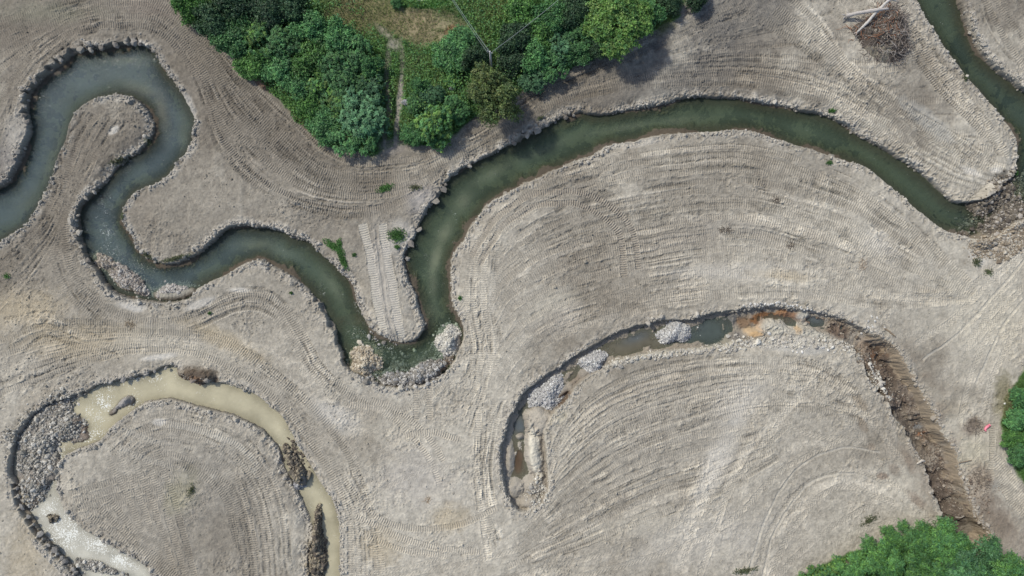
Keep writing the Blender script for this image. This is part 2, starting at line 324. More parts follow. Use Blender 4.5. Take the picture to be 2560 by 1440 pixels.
# ------------------------------------------------------------------ machine tracks pressed into the soil
H = np.zeros_like(Z); Hmask = np.zeros_like(Z); Hfresh = np.zeros_like(Z); Hpale = np.zeros_like(Z); Htint = np.zeros_like(Z); RUB = np.zeros_like(Z); HL = np.zeros_like(Z)
streakN = fbm(1.6, 3, 331)
fadeN = fbm(4.5, 3, 131)
def track(pts, width=0.62, kind='cleat', depth=1.0, st=1.0, pale=0.0, fade=0.6, world=False, period=0.23):
    P = np.array(pts) if world else catmull(pw(pts), 0.35)
    tint = rnd.gauss(0, .085)
    s0 = rnd.random() * 5; hw = width / 2; off = rnd.uniform(-0.25, 0.25)
    n = len(P)
    for k in range(n - 1):
        a = P[k]; b = P[k + 1]; d = b - a; L = math.hypot(d[0], d[1])
        if L < 1e-4: continue
        d = d / L; m = hw + 0.2
        x0, x1 = min(a[0], b[0]) - m, max(a[0], b[0]) + m; y0, y1 = min(a[1], b[1]) - m, max(a[1], b[1]) + m
        if x1 < -52.6 or x0 > 52.6 or y1 < -30 or y0 > 30: s0 += L; continue
        w = win(x0, x1, y0, y1)
        ux = X[w] - a[0]; uy = Y[w] - a[1]; t = ux * d[0] + uy * d[1]; q = -ux * d[1] + uy * d[0] + streakN[w] * 0.28
        ok = (t >= -0.03) & (t < L + 0.03); aq = np.abs(q)
        s = s0 + t
        if kind == 'cleat': ph = s / period + 0.15 * (aq / hw) ** 2
        else: ph = s / 0.34 + aq / hw * 0.9 + (q > 0) * 0.5
        c = 0.5 + 0.5 * np.cos(2 * np.pi * ph)
        v = 0.025 - 0.075 * c ** 0.8 * depth * (1 + 1.6 * n_fine[w]) if kind == 'cleat' else 0.012 - 0.05 * (c > 0.45)
        if kind == 'smooth': v = -0.06 + 0 * c
        al = st * np.clip((fadeN[w] + off * (1 if fade else 0)) * 3.2 * fade + 0.95, 0, 1) * ok * sstep(hw + 0.02, hw - 0.05, aq)
        H[w] = H[w] * (1 - al) + v * al
        Hmask[w] = np.maximum(Hmask[w] * 0.999, al)
        Hfresh[w] = Hfresh[w] * (1 - al) + al * max(0, depth - 1.0)
        Hpale[w] = Hpale[w] * (1 - al) + al * pale
        Htint[w] = Htint[w] * (1 - al) + al * (tint - 0.08 * (c - 0.5))  # cleat troughs a little darker: some damp, mostly relief shade painted in
        be = st * ok * np.clip((fadeN[w] + off) * 3.2 * fade + 0.8, 0, 1) * np.clip(1 - np.abs(aq - hw - 0.06) / 0.09, 0, 1)
        H[w] += be * (0.015 + 0.16 * n_fine[w])
        s0 += L
def streak(P, width, tint, rub, st=1.0):
    hw = width / 2
    for k in range(len(P) - 1):
        a = P[k]; b = P[k + 1]; d = b - a; L = math.hypot(d[0], d[1])
        if L < 1e-4: continue
        d = d / L; m = hw * 1.4
        x0, x1 = min(a[0], b[0]) - m, max(a[0], b[0]) + m; y0, y1 = min(a[1], b[1]) - m, max(a[1], b[1]) + m
        if x1 < -52.6 or x0 > 52.6 or y1 < -30 or y0 > 30: continue
        w = win(x0, x1, y0, y1); ux = X[w] - a[0]; uy = Y[w] - a[1]; t = ux * d[0] + uy * d[1]; q = np.abs(-ux * d[1] + uy * d[0] + streakN[w] * width * 0.7)
        al = ((t >= -0.03) & (t < L + 0.03)) * sstep(hw, hw * 0.35, q) * np.clip((streakN[w] + fadeN[w]) * 3 + 0.55, 0, 1) * st
        Htint[w] = Htint[w] * (1 - al) + tint * al; HL[w] += al * (0.028 if tint > 0 else -0.034) * (width < 0.7); RUB[w] = np.maximum(RUB[w], al * rub)
def fam(g1, g2, n, jit=0.25, order=True, **kw):
    def rs(g):
        P = catmull(pw(g), 0.4); s = np.concatenate([[0], np.cumsum(np.hypot(*np.diff(P, axis=0).T))]); s /= s[-1]
        t = np.linspace(0, 1, 90); return np.stack([np.interp(t, s, P[:, 0]), np.interp(t, s, P[:, 1])], 1)
    A, B = rs(g1), rs(g2); idx = list(range(n)); rnd.shuffle(idx)
    for i in idx:
        f = (i + 0.5 + rnd.uniform(-jit, jit)) / n
        ff = f + 0.25 / n * np.sin(np.linspace(0, 1, 90) * rnd.uniform(3, 9) + rnd.uniform(0, 6))
        P = A * (1 - ff[:, None]) + B * ff[:, None]
        a = rnd.choice([0, 0, 0, rnd.randint(0, 40)]); b = rnd.choice([90, 90, rnd.randint(50, 90)])
        Q = P[a:b]
        # finer steps
        Q = catmull(Q, 0.4)
        track(Q, world=True, **dict(dict(depth=rnd.uniform(0.75, 1.2)), **kw))
        if rnd.random() < .5: streak(Q[::2], rnd.uniform(1.0, 2.4), rnd.uniform(-.16, .16), 0, .8)
        f3 = (i + rnd.uniform(-.12, .12)) / n; Q3 = A * (1 - f3) + B * f3; a3 = rnd.randint(0, 25)
        streak(catmull(Q3[a3:], 0.5), rnd.uniform(.28, .5), rnd.uniform(-.30, -.12), 1.0, .9)  # dark line along each gap paints in the shade of the furrow relief
        for _ in range(5):
            f2 = f + rnd.uniform(-.6, .6) / n; Q2 = A * (1 - f2) + B * f2; a = rnd.randint(0, 55); Q2 = Q2[a:a + rnd.randint(15, 45)]
            streak(catmull(Q2, 0.6), rnd.choice([.14, .2, .3, .5, .8]), rnd.choice([rnd.uniform(.12, .38), rnd.uniform(-.40, -.12)]), rnd.choice([0, .6, 1.0]))
# upper left sweep round the loop and along the thicket
gA = [(0,250),(60,180),(180,95),(300,75),(400,95),(490,210),(540,360),(640,470),(760,525),(900,545),(1000,520),(1080,450)]
gB = [(-40,60),(150,5),(350,-25),(450,15),(590,170),(740,310),(860,400),(1000,400),(1100,375),(1230,310)]
fam(gA, gB, 13, st=0.95)
fam([(-20,420),(20,330),(40,260),(100,170),(190,95)], [(-60,300),(-20,240),(40,150),(110,80),(200,30)], 5, st=0.6)
gM = [(1060,420),(1200,355),(1330,280),(1480,215),(1640,185),(1800,172),(1950,180),(2080,210),(2250,300),(2400,380),(2520,410)]
gL = [(1080,440),(1250,345),(1350,280),(1480,235),(1650,215),(1850,210),(1980,240),(2080,268),(2200,340),(2350,440),(2440,475)]
gU = [(1050,385),(1200,325),(1330,230),(1500,150),(1650,70),(1790,-30),(1860,-80)]
fam(gM, [(1055,400),(1200,335),(1330,250),(1500,180),(1650,120),(1800,60),(1950,0),(2050,-40)], 7, st=0.7)
fam(gU, [(1055,400),(1200,335),(1330,250),(1500,180),(1650,120),(1800,60),(1950,0),(2050,-40)], 5, st=0.7)
fam(gL, gM, 6, st=0.95)
fam([(1900,60),(2000,120),(2100,200),(2200,280),(2330,380),(2440,440)], [(1980,-20),(2060,60),(2120,150),(2220,230),(2350,300),(2500,400)], 8, st=0.8)
fam([(2235,-30),(2300,75),(2380,185),(2470,300),(2530,390)], [(2130,-30),(2240,60),(2300,160),(2380,260),(2500,390)], 6, st=0.95)
fam([(2440,-20),(2470,70),(2530,150),(2600,200)], [(2560,-20),(2600,60),(2650,100),(2700,150)], 4, st=0.8)
# the big crescent between river and trench
gO = [(1165,760),(1172,690),(1185,620),(1240,530),(1340,455),(1490,405),(1660,375),(1850,362),(1990,395),(2140,450),(2270,545),(2400,670),(2440,730)]
gI = [(1225,830),(1290,750),(1400,700),(1600,650),(1850,620),(2080,670),(2250,730),(2420,745)]
gJ = [(1250,990),(1330,890),(1430,830),(1600,785),(1800,755),(2000,745),(2200,765),(2430,750)]
fam(gO, gI, 14, st=0.85, fade=1.0)
fam(gI, gJ, 8, st=0.6, fade=1.2)
fam([(1170,600),(1160,750),(1180,860),(1170,930),(1120,990)], [(1245,600),(1235,760),(1250,880),(1220,1000),(1190,1120)], 4, st=0.95, fade=0.4)
fam([(1260,1000),(1235,1080),(1230,1180),(1240,1270),(1260,1330)], [(1190,1000),(1195,1100),(1190,1200),(1200,1300),(1220,1400)], 4, st=0.9, fade=0.4)
# left
gP = [(185,420),(172,520),(178,620),(205,690),(280,765),(400,795),(500,770),(600,722),(690,735),(755,820),(800,900),(850,960),(940,1015),(1020,1030)]
gQ = [(130,460),(110,540),(130,640),(165,730),(240,800),(360,850),(480,830),(600,780),(680,795),(730,860),(790,950),(880,1020),(970,1050)]
fam([(-60,700),(60,600),(130,520),(170,450)], [(-60,840),(30,750),(110,650),(150,560)], 6, st=0.7)
fam(gP, gQ, 5, st=0.95, fade=0.5)
fam([(-30,1010),(150,935),(300,885),(450,880),(560,915),(680,1000),(760,1100),(830,1210),(868,1300),(872,1460)], [(-30,850),(150,800),(350,810),(560,840),(700,930),(800,1020),(870,1110),(910,1200),(950,1330),(960,1460)], 8, st=0.85, fade=0.9)
fam([(0,800),(120,780),(220,830),(330,870)],[(60,900),(110,850),(180,870),(260,900)],2,st=.6)
fam([(55,610),(120,520),(150,420),(175,340),(215,280)], [(160,600),(190,520),(235,440),(290,370),(330,310)], 6, st=0.85)
# lower left island
fam([(250,1110),(330,1050),(430,1025),(560,1055),(650,1130),(710,1250),(735,1460)], [(380,1210),(430,1170),(500,1200),(560,1260),(580,1340),(600,1460)], 10, st=0.85, fade=0.8)
for k in range(4): track([(175 + k * 8, 1235 + k * 19), (300, 1200 + k * 20), (440 + k * 6, 1165 + k * 22)], st=0.85)
for k in range(5): track([(270 + k * 30, 1140 - k * 5), (330 + k * 28, 1270), (390 + k * 24, 1450)], st=0.8)
for k in range(3): track([(225 + k * 22, 1290 - k * 22), (330 + k * 20, 1370), (420 + k * 18, 1460)], st=0.9)
track([(310,1075),(380,1100),(450,1115),(530,1130),(640,1180)], pale=1, st=0.8); track([(300,1115),(370,1150),(430,1165)], pale=1, st=0.8)
track([(420,1060),(500,1075),(590,1110),(650,1170)], pale=1, st=0.7)
# lower right island
fam([(1365,1210),(1400,1085),(1480,990),(1600,930),(1750,900),(1900,892),(2030,900),(2140,960)], [(1310,1350),(1400,1260),(1550,1150),(1700,1090),(1880,1030),(2050,1030),(2180,1060)], 14, st=0.9, fade=0.7)
fam([(1310,1350),(1400,1260),(1550,1150),(1700,1090),(1880,1060)], [(1250,1440),(1450,1370),(1650,1290),(1800,1240),(1950,1150)], 8, st=0.6, fade=1.2)
for q in [[(1250,1445),(1500,1385),(1700,1300),(1850,1180),(1990,1040)], [(1400,1450),(1600,1400),(1800,1320),(1950,1180),(2100,1100)], [(1700,1420),(1780,1200),(1850,1080),(1900,980),(1960,900)],
          [(1750,1440),(1820,1240),(1900,1120),(1980,1010),(2060,930)], [(1880,1450),(1940,1300),(2020,1210),(2120,1175),(2230,1210),(2330,1300)], [(1920,1450),(1980,1330),(2050,1240),(2130,1215),(2240,1260)],
          [(1850,930),(2000,960),(2120,1050),(2200,1160)], [(1900,900),(2040,950),(2160,1040),(2260,1150)], [(1940,1440),(2060,1330),(2180,1260)], [(2000,1440),(2120,1340),(2240,1300)], [(1880,1000),(2010,1080),(2150,1100)]]:
    track(q, width=0.5, kind='tyre', st=0.85, pale=0.35, fade=0.6)
for q in [[(1900,1450),(1945,1310),(2030,1205),(2130,1185),(2220,1215)], [(1865,1450),(1925,1270),(2010,1160),(2110,1120),(2200,1130)]]: track(q, width=0.22, kind='smooth', st=0.7, pale=1, fade=0)
# centre bottom
for q in [[(870,1010),(960,1030),(1030,1090),(1080,1160),(1100,1210)], [(930,1000),(1000,1030),(1070,1090),(1110,1150)], [(860,1200),(940,1290),(1030,1320),(1150,1310),(1240,1270)], [(900,1330),(1000,1370),(1120,1390)],
          [(1000,1030),(1060,1000),(1110,960)], [(1040,1050),(1040,980),(1045,930)], [(1075,1050),(1075,980),(1080,930)], [(1010,1090),(1080,1080),(1150,1100)], [(890,1290),(1000,1340),(1100,1370),(1200,1380)]]:
    track(q, st=0.9, depth=1.2, fade=0.3)
for q in [[(880,1060),(1000,1150),(1200,1180)], [(900,1250),(1050,1180),(1200,1150)], [(900,1440),(1080,1400),(1250,1330)], [(960,1440),(1150,1410),(1300,1370)]]: track(q, kind='tyre', width=0.5, st=0.5)
# the spit between the two arms: two pale tracks
track([(905,560),(925,640),(940,740),(962,850)], width=0.85, st=1, pale=1.6, fade=0); track([(955,560),(968,640),(985,740),(1003,850)], width=0.85, st=1, pale=1.6, fade=0)
track([(940,560),(950,650),(965,760),(985,840)], width=0.3, kind='smooth', st=0.8, fade=0)
# bold fresh pair
track([(1180,640),(1230,560),(1280,515),(1347,483),(1453,480),(1513,507),(1567,553),(1590,607),(1595,673)], depth=1.6, st=1, fade=0.05)
track([(1200,660),(1240,590),(1280,547),(1347,513),(1413,508),(1467,517),(1527,560),(1553,600),(1560,693)], depth=1.6, st=1, fade=0.05)
# haul road on the right
for q in [[(2570,620),(2480,700),(2380,800),(2290,860)], [(2570,660),(2470,760),(2390,840),(2320,900)], [(2570,700),(2490,800),(2430,930),(2400,1060)], [(2580,760),(2520,860),(2460,1000),(2440,1150)],
          [(2560,600),(2470,680),(2380,735),(2200,745)], [(2300,870),(2400,880),(2500,790)], [(2340,960),(2420,860),(2520,740)]]: track(q, width=0.5, kind='tyre', st=0.8, pale=0.5)
for q in [[(2570,640),(2480,745),(2400,830),(2310,900)], [(2575,730),(2500,830),(2440,960)]]: track(q, width=0.25, kind='smooth', st=0.8, pale=1, fade=0)
track([(2480,1060),(2478,1150),(2470,1230)], st=1, fade=0); 
for k in range(4): track([(2485 + k * 3, 1140 + k * 22), (2530, 1190 + k * 22), (2580, 1240 + k * 22)], st=0.9, fade=0)

for q, wd_, ti_ in [([(2575,610),(2500,700),(2440,790),(2350,880)],1.2,.3),([(2570,640),(2470,760),(2400,880),(2370,1000)],2.2,.24),([(2580,700),(2500,820),(2450,960),(2440,1120),(2470,1250)],3.4,.38),([(2300,850),(2400,800),(2480,730)],1.4,.12),([(2440,760),(2330,760),(2200,740)],.8,.15),
      ([(1700,1430),(1740,1280),(1790,1130),(1880,1010),(1970,910)],2.0,.34),([(1760,1430),(1800,1290),(1850,1150),(1950,1040),(2040,940)],1.2,.28),([(1880,1450),(1935,1300),(2020,1205),(2130,1180),(2240,1215)],.5,-.22),([(1905,1450),(1960,1320),(2040,1225),(2130,1200),(2230,1235)],1.1,.32),
      ([(1500,1400),(1700,1330),(1850,1230),(2010,1110)],1.2,.16),([(1300,1440),(1500,1400),(1650,1380)],1.4,.16),([(2250,1230),(2150,1160),(2050,1110),(1960,1120)],.8,.2),([(2120,990),(2200,1080),(2260,1180)],1.4,.15),
      ([(420,880),(560,845),(700,890),(800,960)],1.0,.22),([(390,745),(300,760),(200,700)],.6,.15),([(760,960),(860,1040),(960,1090),(1080,1110)],2.6,.14),([(0,960),(120,900),(260,850),(420,830)],.7,-.18),([(0,880),(150,820),(330,830)],.6,-.2),
      ([(1250,1000),(1340,880),(1480,810),(1700,740),(1950,700),(2200,740)],1.0,.18),([(1700,690),(1850,670),(2050,690),(2250,740)],1.2,.2),([(1300,760),(1420,720),(1560,690)],1.0,-.16),([(1650,560),(1800,575),(1950,590)],1.4,-.20),([(1240,620),(1330,560),(1420,535)],.5,-.2),
      ([(1190,640),(1180,760),(1200,880)],.4,-.25),([(1215,640),(1205,760),(1225,880)],.3,.25),([(1240,1000),(1205,1100),(1210,1250)],.4,-.2),([(880,1010),(960,1040),(1010,1060)],.8,-.2),([(520,120),(640,260),(760,380),(900,450)],.5,-.25),([(500,200),(600,330),(720,440),(860,490)],.5,-.22)]:
    streak(catmull(pw(q), .5), wd_, ti_, .3, .9)
land = sstep(-0.10, -0.45, Dany)
VEG = sdf(pw([(380,-500),(425,-20),(470,40),(540,105),(600,160),(650,208),(690,250),(740,302),(800,350),(860,380),(920,388),(962,380),(1000,372),(1060,368),(1120,350),(1160,312),(1200,292),(1260,270),(1310,228),
                  (1400,182),(1490,142),(1560,112),(1640,82),(1700,40),(1725,-20),(1760,-500)]), 5.0) + n_mid * 1.2
VB = np.maximum(sdf(pw([(1950,1560),(1985,1440),(2060,1405),(2120,1375),(2200,1350),(2300,1330),(2420,1340),(2500,1400),(2560,1480),(2600,1800),(1900,1800)]), 5.0),
                sdf(pw([(2600,820),(2565,900),(2535,960),(2505,1010),(2498,1060),(2512,1110),(2530,1150),(2548,1200),(2575,1240),(2700,1260),(2700,820)]), 5.0)) + n_mid * 1.2
veg = sstep(-0.1, 0.3, np.maximum(VEG, VB))
inframe = sstep(0, 6, np.minimum(52.8 - np.abs(X), 30.2 - np.abs(Y)) + 6)
Z += (H * 1.15 + np.clip(HL, -.09, .08)) * land * (1 - veg) * inframe
rough_zone = np.clip(sstep(0.02, 0.22, fbm(3.2, 3, 211)) + slope * sl_prof * 0.9 + 0.15, 0, 1)
Z += (n_fine * 0.20 + n_fin2 * 0.08) * (0.30 + rough_zone + 1.0 * RUB) * (1 - 0.7 * Hmask * (1 - RUB)) * (1 - veg)
Z += (n_fine * 0.45 + n_fin2 * 0.12) * slope * sl_prof
Z += veg * n_fine * 0.2

# extra relief on land
for q in [(2105,880,60,14,15,.1),(2400,1230,26,40,60,.15),(2480,1200,30,20,0,.2),(1330,1400,40,20,0,.1)]: add_h(*q)

# beds
bedA = WL_A - 0.05 - 0.75 * sstep(0.15, 2.2, DA) + n_mid * 0.30 + n_fine * 0.10
shelf = np.zeros_like(Z)
for (cx, cy, r) in [(1660,325,110),(1480,385,90),(1350,440,80),(1250,490,60),(1170,590,70),(1135,680,60),(1140,780,60),(600,660,70),(700,680,60),(370,290,45),(378,330,40),(330,610,50),(400,655,60),(1040,700,50),(1060,790,50),(1000,855,50),(940,840,50),
                    (450,650,50),(2440,100,60),(2540,330,60),(1900,330,80),(2060,385,70),(2400,600,60),(300,560,40),(40,400,70),(130,190,60),(290,130,40),(1440,300,30),(92,245,42),(100,205,40),(150,165,46),(215,135,40),(285,128,52)]:
    w, q_ = ell(cx, cy, r, r, 0, 0.25); shelf[w] = np.maximum(shelf[w], np.clip(1.35 - q_, 0, 1))
bedA = bedA + (WL_A + 0.07 - bedA) * np.clip(shelf * sstep(1.35, 0.15, DA + n_mid * 1.6 + n_fine * 0.8), 0, 1)
zA = Z * (1 - sstep(0, 0.2, DA)) + bedA * sstep(0.0, 0.2, DA)
Z = np.where(DA > 0, zA, Z)
bedB = WL_B - 0.08 - 0.45 * sstep(0.3, 1.6, DB) + n_mid * 0.25 + n_fine * 0.06
Z = np.where(DB > 0, Z * (1 - sstep(0, 0.2, DB)) + bedB * sstep(0, 0.2, DB), Z)
bedC = WL_C + 0.12 - 0.22 * sstep(0.3, 1.2, DC) + n_mid * 0.30 + n_fine * 0.12
# crisp bucket steps on the trench floor
SC = np.zeros_like(Z)
def step_line(x0, y0, x1, y1, h, wd=0.9):
    h = h * rnd.uniform(.25, .75); wd = rnd.uniform(.5, 1.3); x0 += rnd.uniform(-6, 6); y1 += rnd.uniform(-6, 6)
    a = np.array(W(x0, y0)); b = np.array(W(x1, y1)); d = b - a; L = np.hypot(*d); d /= L
    w = win(min(a[0], b[0]) - 2.5, max(a[0], b[0]) + 2.5, min(a[1], b[1]) - 2.5, max(a[1], b[1]) + 2.5)
    ux = X[w] - a[0]; uy = Y[w] - a[1]; t = ux * d[0] + uy * d[1]; q = -ux * d[1] + uy * d[0]
    q = q + n_fine[w] * 0.12
    SC[w] += h * ((q > 0) & (q < wd) & (t > -0.1) & (t < L + 0.1)) * np.clip(1 - q / wd, 0, 1)
for q in [(1812,800,1820,855,.3),(1835,785,1840,850,.25),(1853,785,1853,815,.3),(1890,780,1892,815,.3),(1907,782,1908,812,.2),(1957,775,1954,800,.25),(1970,776,1966,800,.25),(2018,782,2020,800,.3),
          (2088,795,2075,820,.4),(2115,805,2104,830,.3),(2143,815,2130,850,.4),(2163,825,2146,862,.4),(2178,838,2150,875,.35),(2070,835,2080,880,.35),(2083,825,2078,850,.2),(2118,860,2125,885,.35),(2200,870,2170,905,.25),
          (2245,930,2290,925,.3),(2262,985,2300,968,.35),(2258,1020,2310,1000,.3),(2272,1052,2330,1036,.35),(2285,1085,2340,1060,.3),(2300,1120,2360,1090,.35),(2328,1155,2380,1128,.35),(2345,1190,2392,1165,.3),
          (2350,1220,2400,1205,.3),(2360,1260,2410,1245,.3),(2230,905,2262,890,.3),(2215,985,2250,960,.3),(2320,1060,2340,1120,.25),(2290,1000,2320,1060,.2)]: step_line(*q)
mzC = np.zeros_like(Z)
for q in [(1950,830,40,26,10,.75),(1925,822,30,18,-10,.5),(1875,812,26,14,0,.35),(2010,845,60,26,5,.9),(2070,865,50,20,15,.8),(1850,858,30,14,0,.6),(2010,792,22,16,0,.45),(2110,852,30,18,30,.35),(1890,835,40,18,5,.45),
          (1345,1055,34,34,60,.95),(1335,1140,22,70,-8,1.0),(1335,1220,36,34,0,.7),(1290,1225,24,30,0,.5),(1300,1095,12,10,0,.5),(1405,985,22,10,-40,.3),(1275,1150,14,50,0,.45),(1330,1260,40,20,0,.8),
          (1460,935,20,10,-30,.15),(2215,880,30,26,0,.1),(2175,905,16,40,-20,.5),(2200,950,16,40,-30,.45),(2240,1010,14,40,-30,.4),(2440,1290,40,40,0,.5),(2180,860,26,26,0,.2)]: add_h(q[0], q[1], q[2] * 1.15, q[3] * 1.15, q[4], q[5] * 1.05, wob=0.6, pw_=1.3, Zt=mzC)
for q in [(1580,868,60,24,-18,-.35),(1780,835,46,34,-8,-.35),(1660,860,40,18,-8,-.3),(1720,850,30,16,-5,-.3),(2040,800,26,8,12,-.22),(1965,798,24,10,5,-.12),(1297,1160,10,32,5,-.35),(1300,1070,14,26,20,-.25),(1415,1000,30,12,-40,-.25),(1435,945,16,10,-40,-.2)]:
    w, r = ell(*q[:5], 0.3); mzC[w] += q[5] * np.clip(1.2 - r * r, 0, 1)
ter = fbm(1.3, 2, 401) * 3.2; terr = (np.floor(ter) + sstep(.78, 1.0, ter - np.floor(ter))) * 0.42
bedC = bedC + mzC + SC * (1 - .65 * sstep(2120, 2200, PXg)) + terr * sstep(1900, 2160, PXg) + slope * 0.15 + n_fine * 0.32 + n_fin2 * 0.10 + n_mid * 0.5 * np.clip(mzC, 0, 1) - 0.7 * sstep(2170, 2330, PXg)
bedC = np.minimum(bedC, Z - 0.05)
rside = sstep(2150, 2210, PXg) * (PXg > np.interp(PYg, [800, 836, 960, 1130, 1300], [2400, 2170, 2240, 2345, 2400]))
wC = np.clip(DC / (0.25 + 0.35 * rside), 0, 1); wC = wC * wC * (3 - 2 * wC)
Z = np.where(DC > 0, Z * (1 - wC) + bedC * wC, Z)
# gravel bars and islands in the channels
BM = np.zeros_like(Z)
for q in [(295,690,60,26,45,.75),(330,705,44,26,30,.5),(425,730,60,22,-5,.7),(1000,945,60,26,0,.75),(1065,925,44,30,-20,1.15),(1110,905,30,20,-50,.5),(1120,850,30,40,20,.8),(910,900,40,40,40,.6),
          
          (2520,520,110,60,-25,.85),(2480,480,40,20,-40,.5),(2460,600,30,20,0,.7),
          (130,1065,80,56,-45,.9),(90,1150,56,90,8,.9),(180,1075,50,40,-30,.8),(85,1230,40,50,0,.75),(125,1300,16,14,0,.75),(300,1008,26,14,-40,.85),(275,1030,22,12,-40,.7),(318,1000,14,14,0,.8),
          (495,938,44,18,5,.7),(733,1160,16,62,-28,.95),(748,1195,20,26,0,.9),(792,1310,11,60,3,.95),(795,1400,24,70,0,.95),(230,1420,60,22,15,.7),(300,1440,50,14,10,.5),(250,1390,40,10,10,.3)]: 
    add_h(*q, wob=0.28, pw_=0.8); w, r_ = ell(*q[:5], 0.28); BM[w] = np.maximum(BM[w], np.clip(1.3 - r_, 0, 1))
Z = Z + BM * (n_fine * 0.5 + n_fin2 * 0.25)
Z = np.minimum(Z, 0.6).astype(np.float32)

def zat(x, y):
    i = int(np.clip(np.searchsorted(xs, x), 1, nx - 1)); j = int(np.clip(np.searchsorted(ys, y), 1, ny - 1))
    return float(Z[j, i])
def znp(x, y):
    i = np.clip(np.searchsorted(xs, x), 1, nx - 1); j = np.clip(np.searchsorted(ys, y), 1, ny - 1); return Z[j, i]

# ------------------------------------------------------------------ ground colour (soil tones, with some light and shade painted in)
def mixc(col, c, a):
    a = a[..., None]; return col * (1 - a) + np.array(c, np.float32) * a
grey = np.array((0.208, 0.184, 0.152), np.float32); pale = np.array((0.47, 0.435, 0.37), np.float32); brown = np.array((0.205, 0.178, 0.142), np.float32)
low = sstep(250, 1000, PYg + PXg * 0.18 - 100)        # paler towards the lower right
col = np.ones((ny, nx, 3), np.float32) * grey
col = mixc(col, (0.385, 0.352, 0.296), np.clip(0.02 + 0.85 * low + n_big * 0.9, 0, 1))
col = mixc(col, pale, np.clip((n_huge * 1.5 + n_mid * 1.6 + n_big * 1.0 - 0.10 + 0.25 * low), 0, 0.75))
col = mixc(col, brown, np.clip((-n_big * 1.8 + n_mid * 1.8 - 0.16), 0, 0.6))
col *= (1 + n_fine * 0.55 + n_fin2 * 0.40)[..., None]
col *= (1 + Htint * (1 - veg))[..., None]
col = mixc(col, (0.50, 0.47, 0.41), np.clip(Hpale, 0, 1) * 0.75)
col = mixc(col, (0.27, 0.235, 0.20), np.clip(Hfresh, 0, 1) * 0.5)
def paint(px, py, rx, ry, ang, c, a=0.7, soft=0.5, wob=0.6):
    w, r = ell(px, py, rx, ry, ang, wob); m = (a * (1 - sstep(1 - soft, 1 + soft * 0.5, r)))[..., None]
    col[w] = col[w] * (1 - m) + np.array(c, np.float32) * (1 + 0.5 * n_fine[w][..., None]) * m
STRAW = (0.43, 0.36, 0.25); PALE = (0.58, 0.55, 0.50); DUST = (0.52, 0.48, 0.40); DARKGREY = (0.150, 0.142, 0.132); GRN = (0.10, 0.15, 0.06)  # the dark grey tones soft patches at the top, right of centre
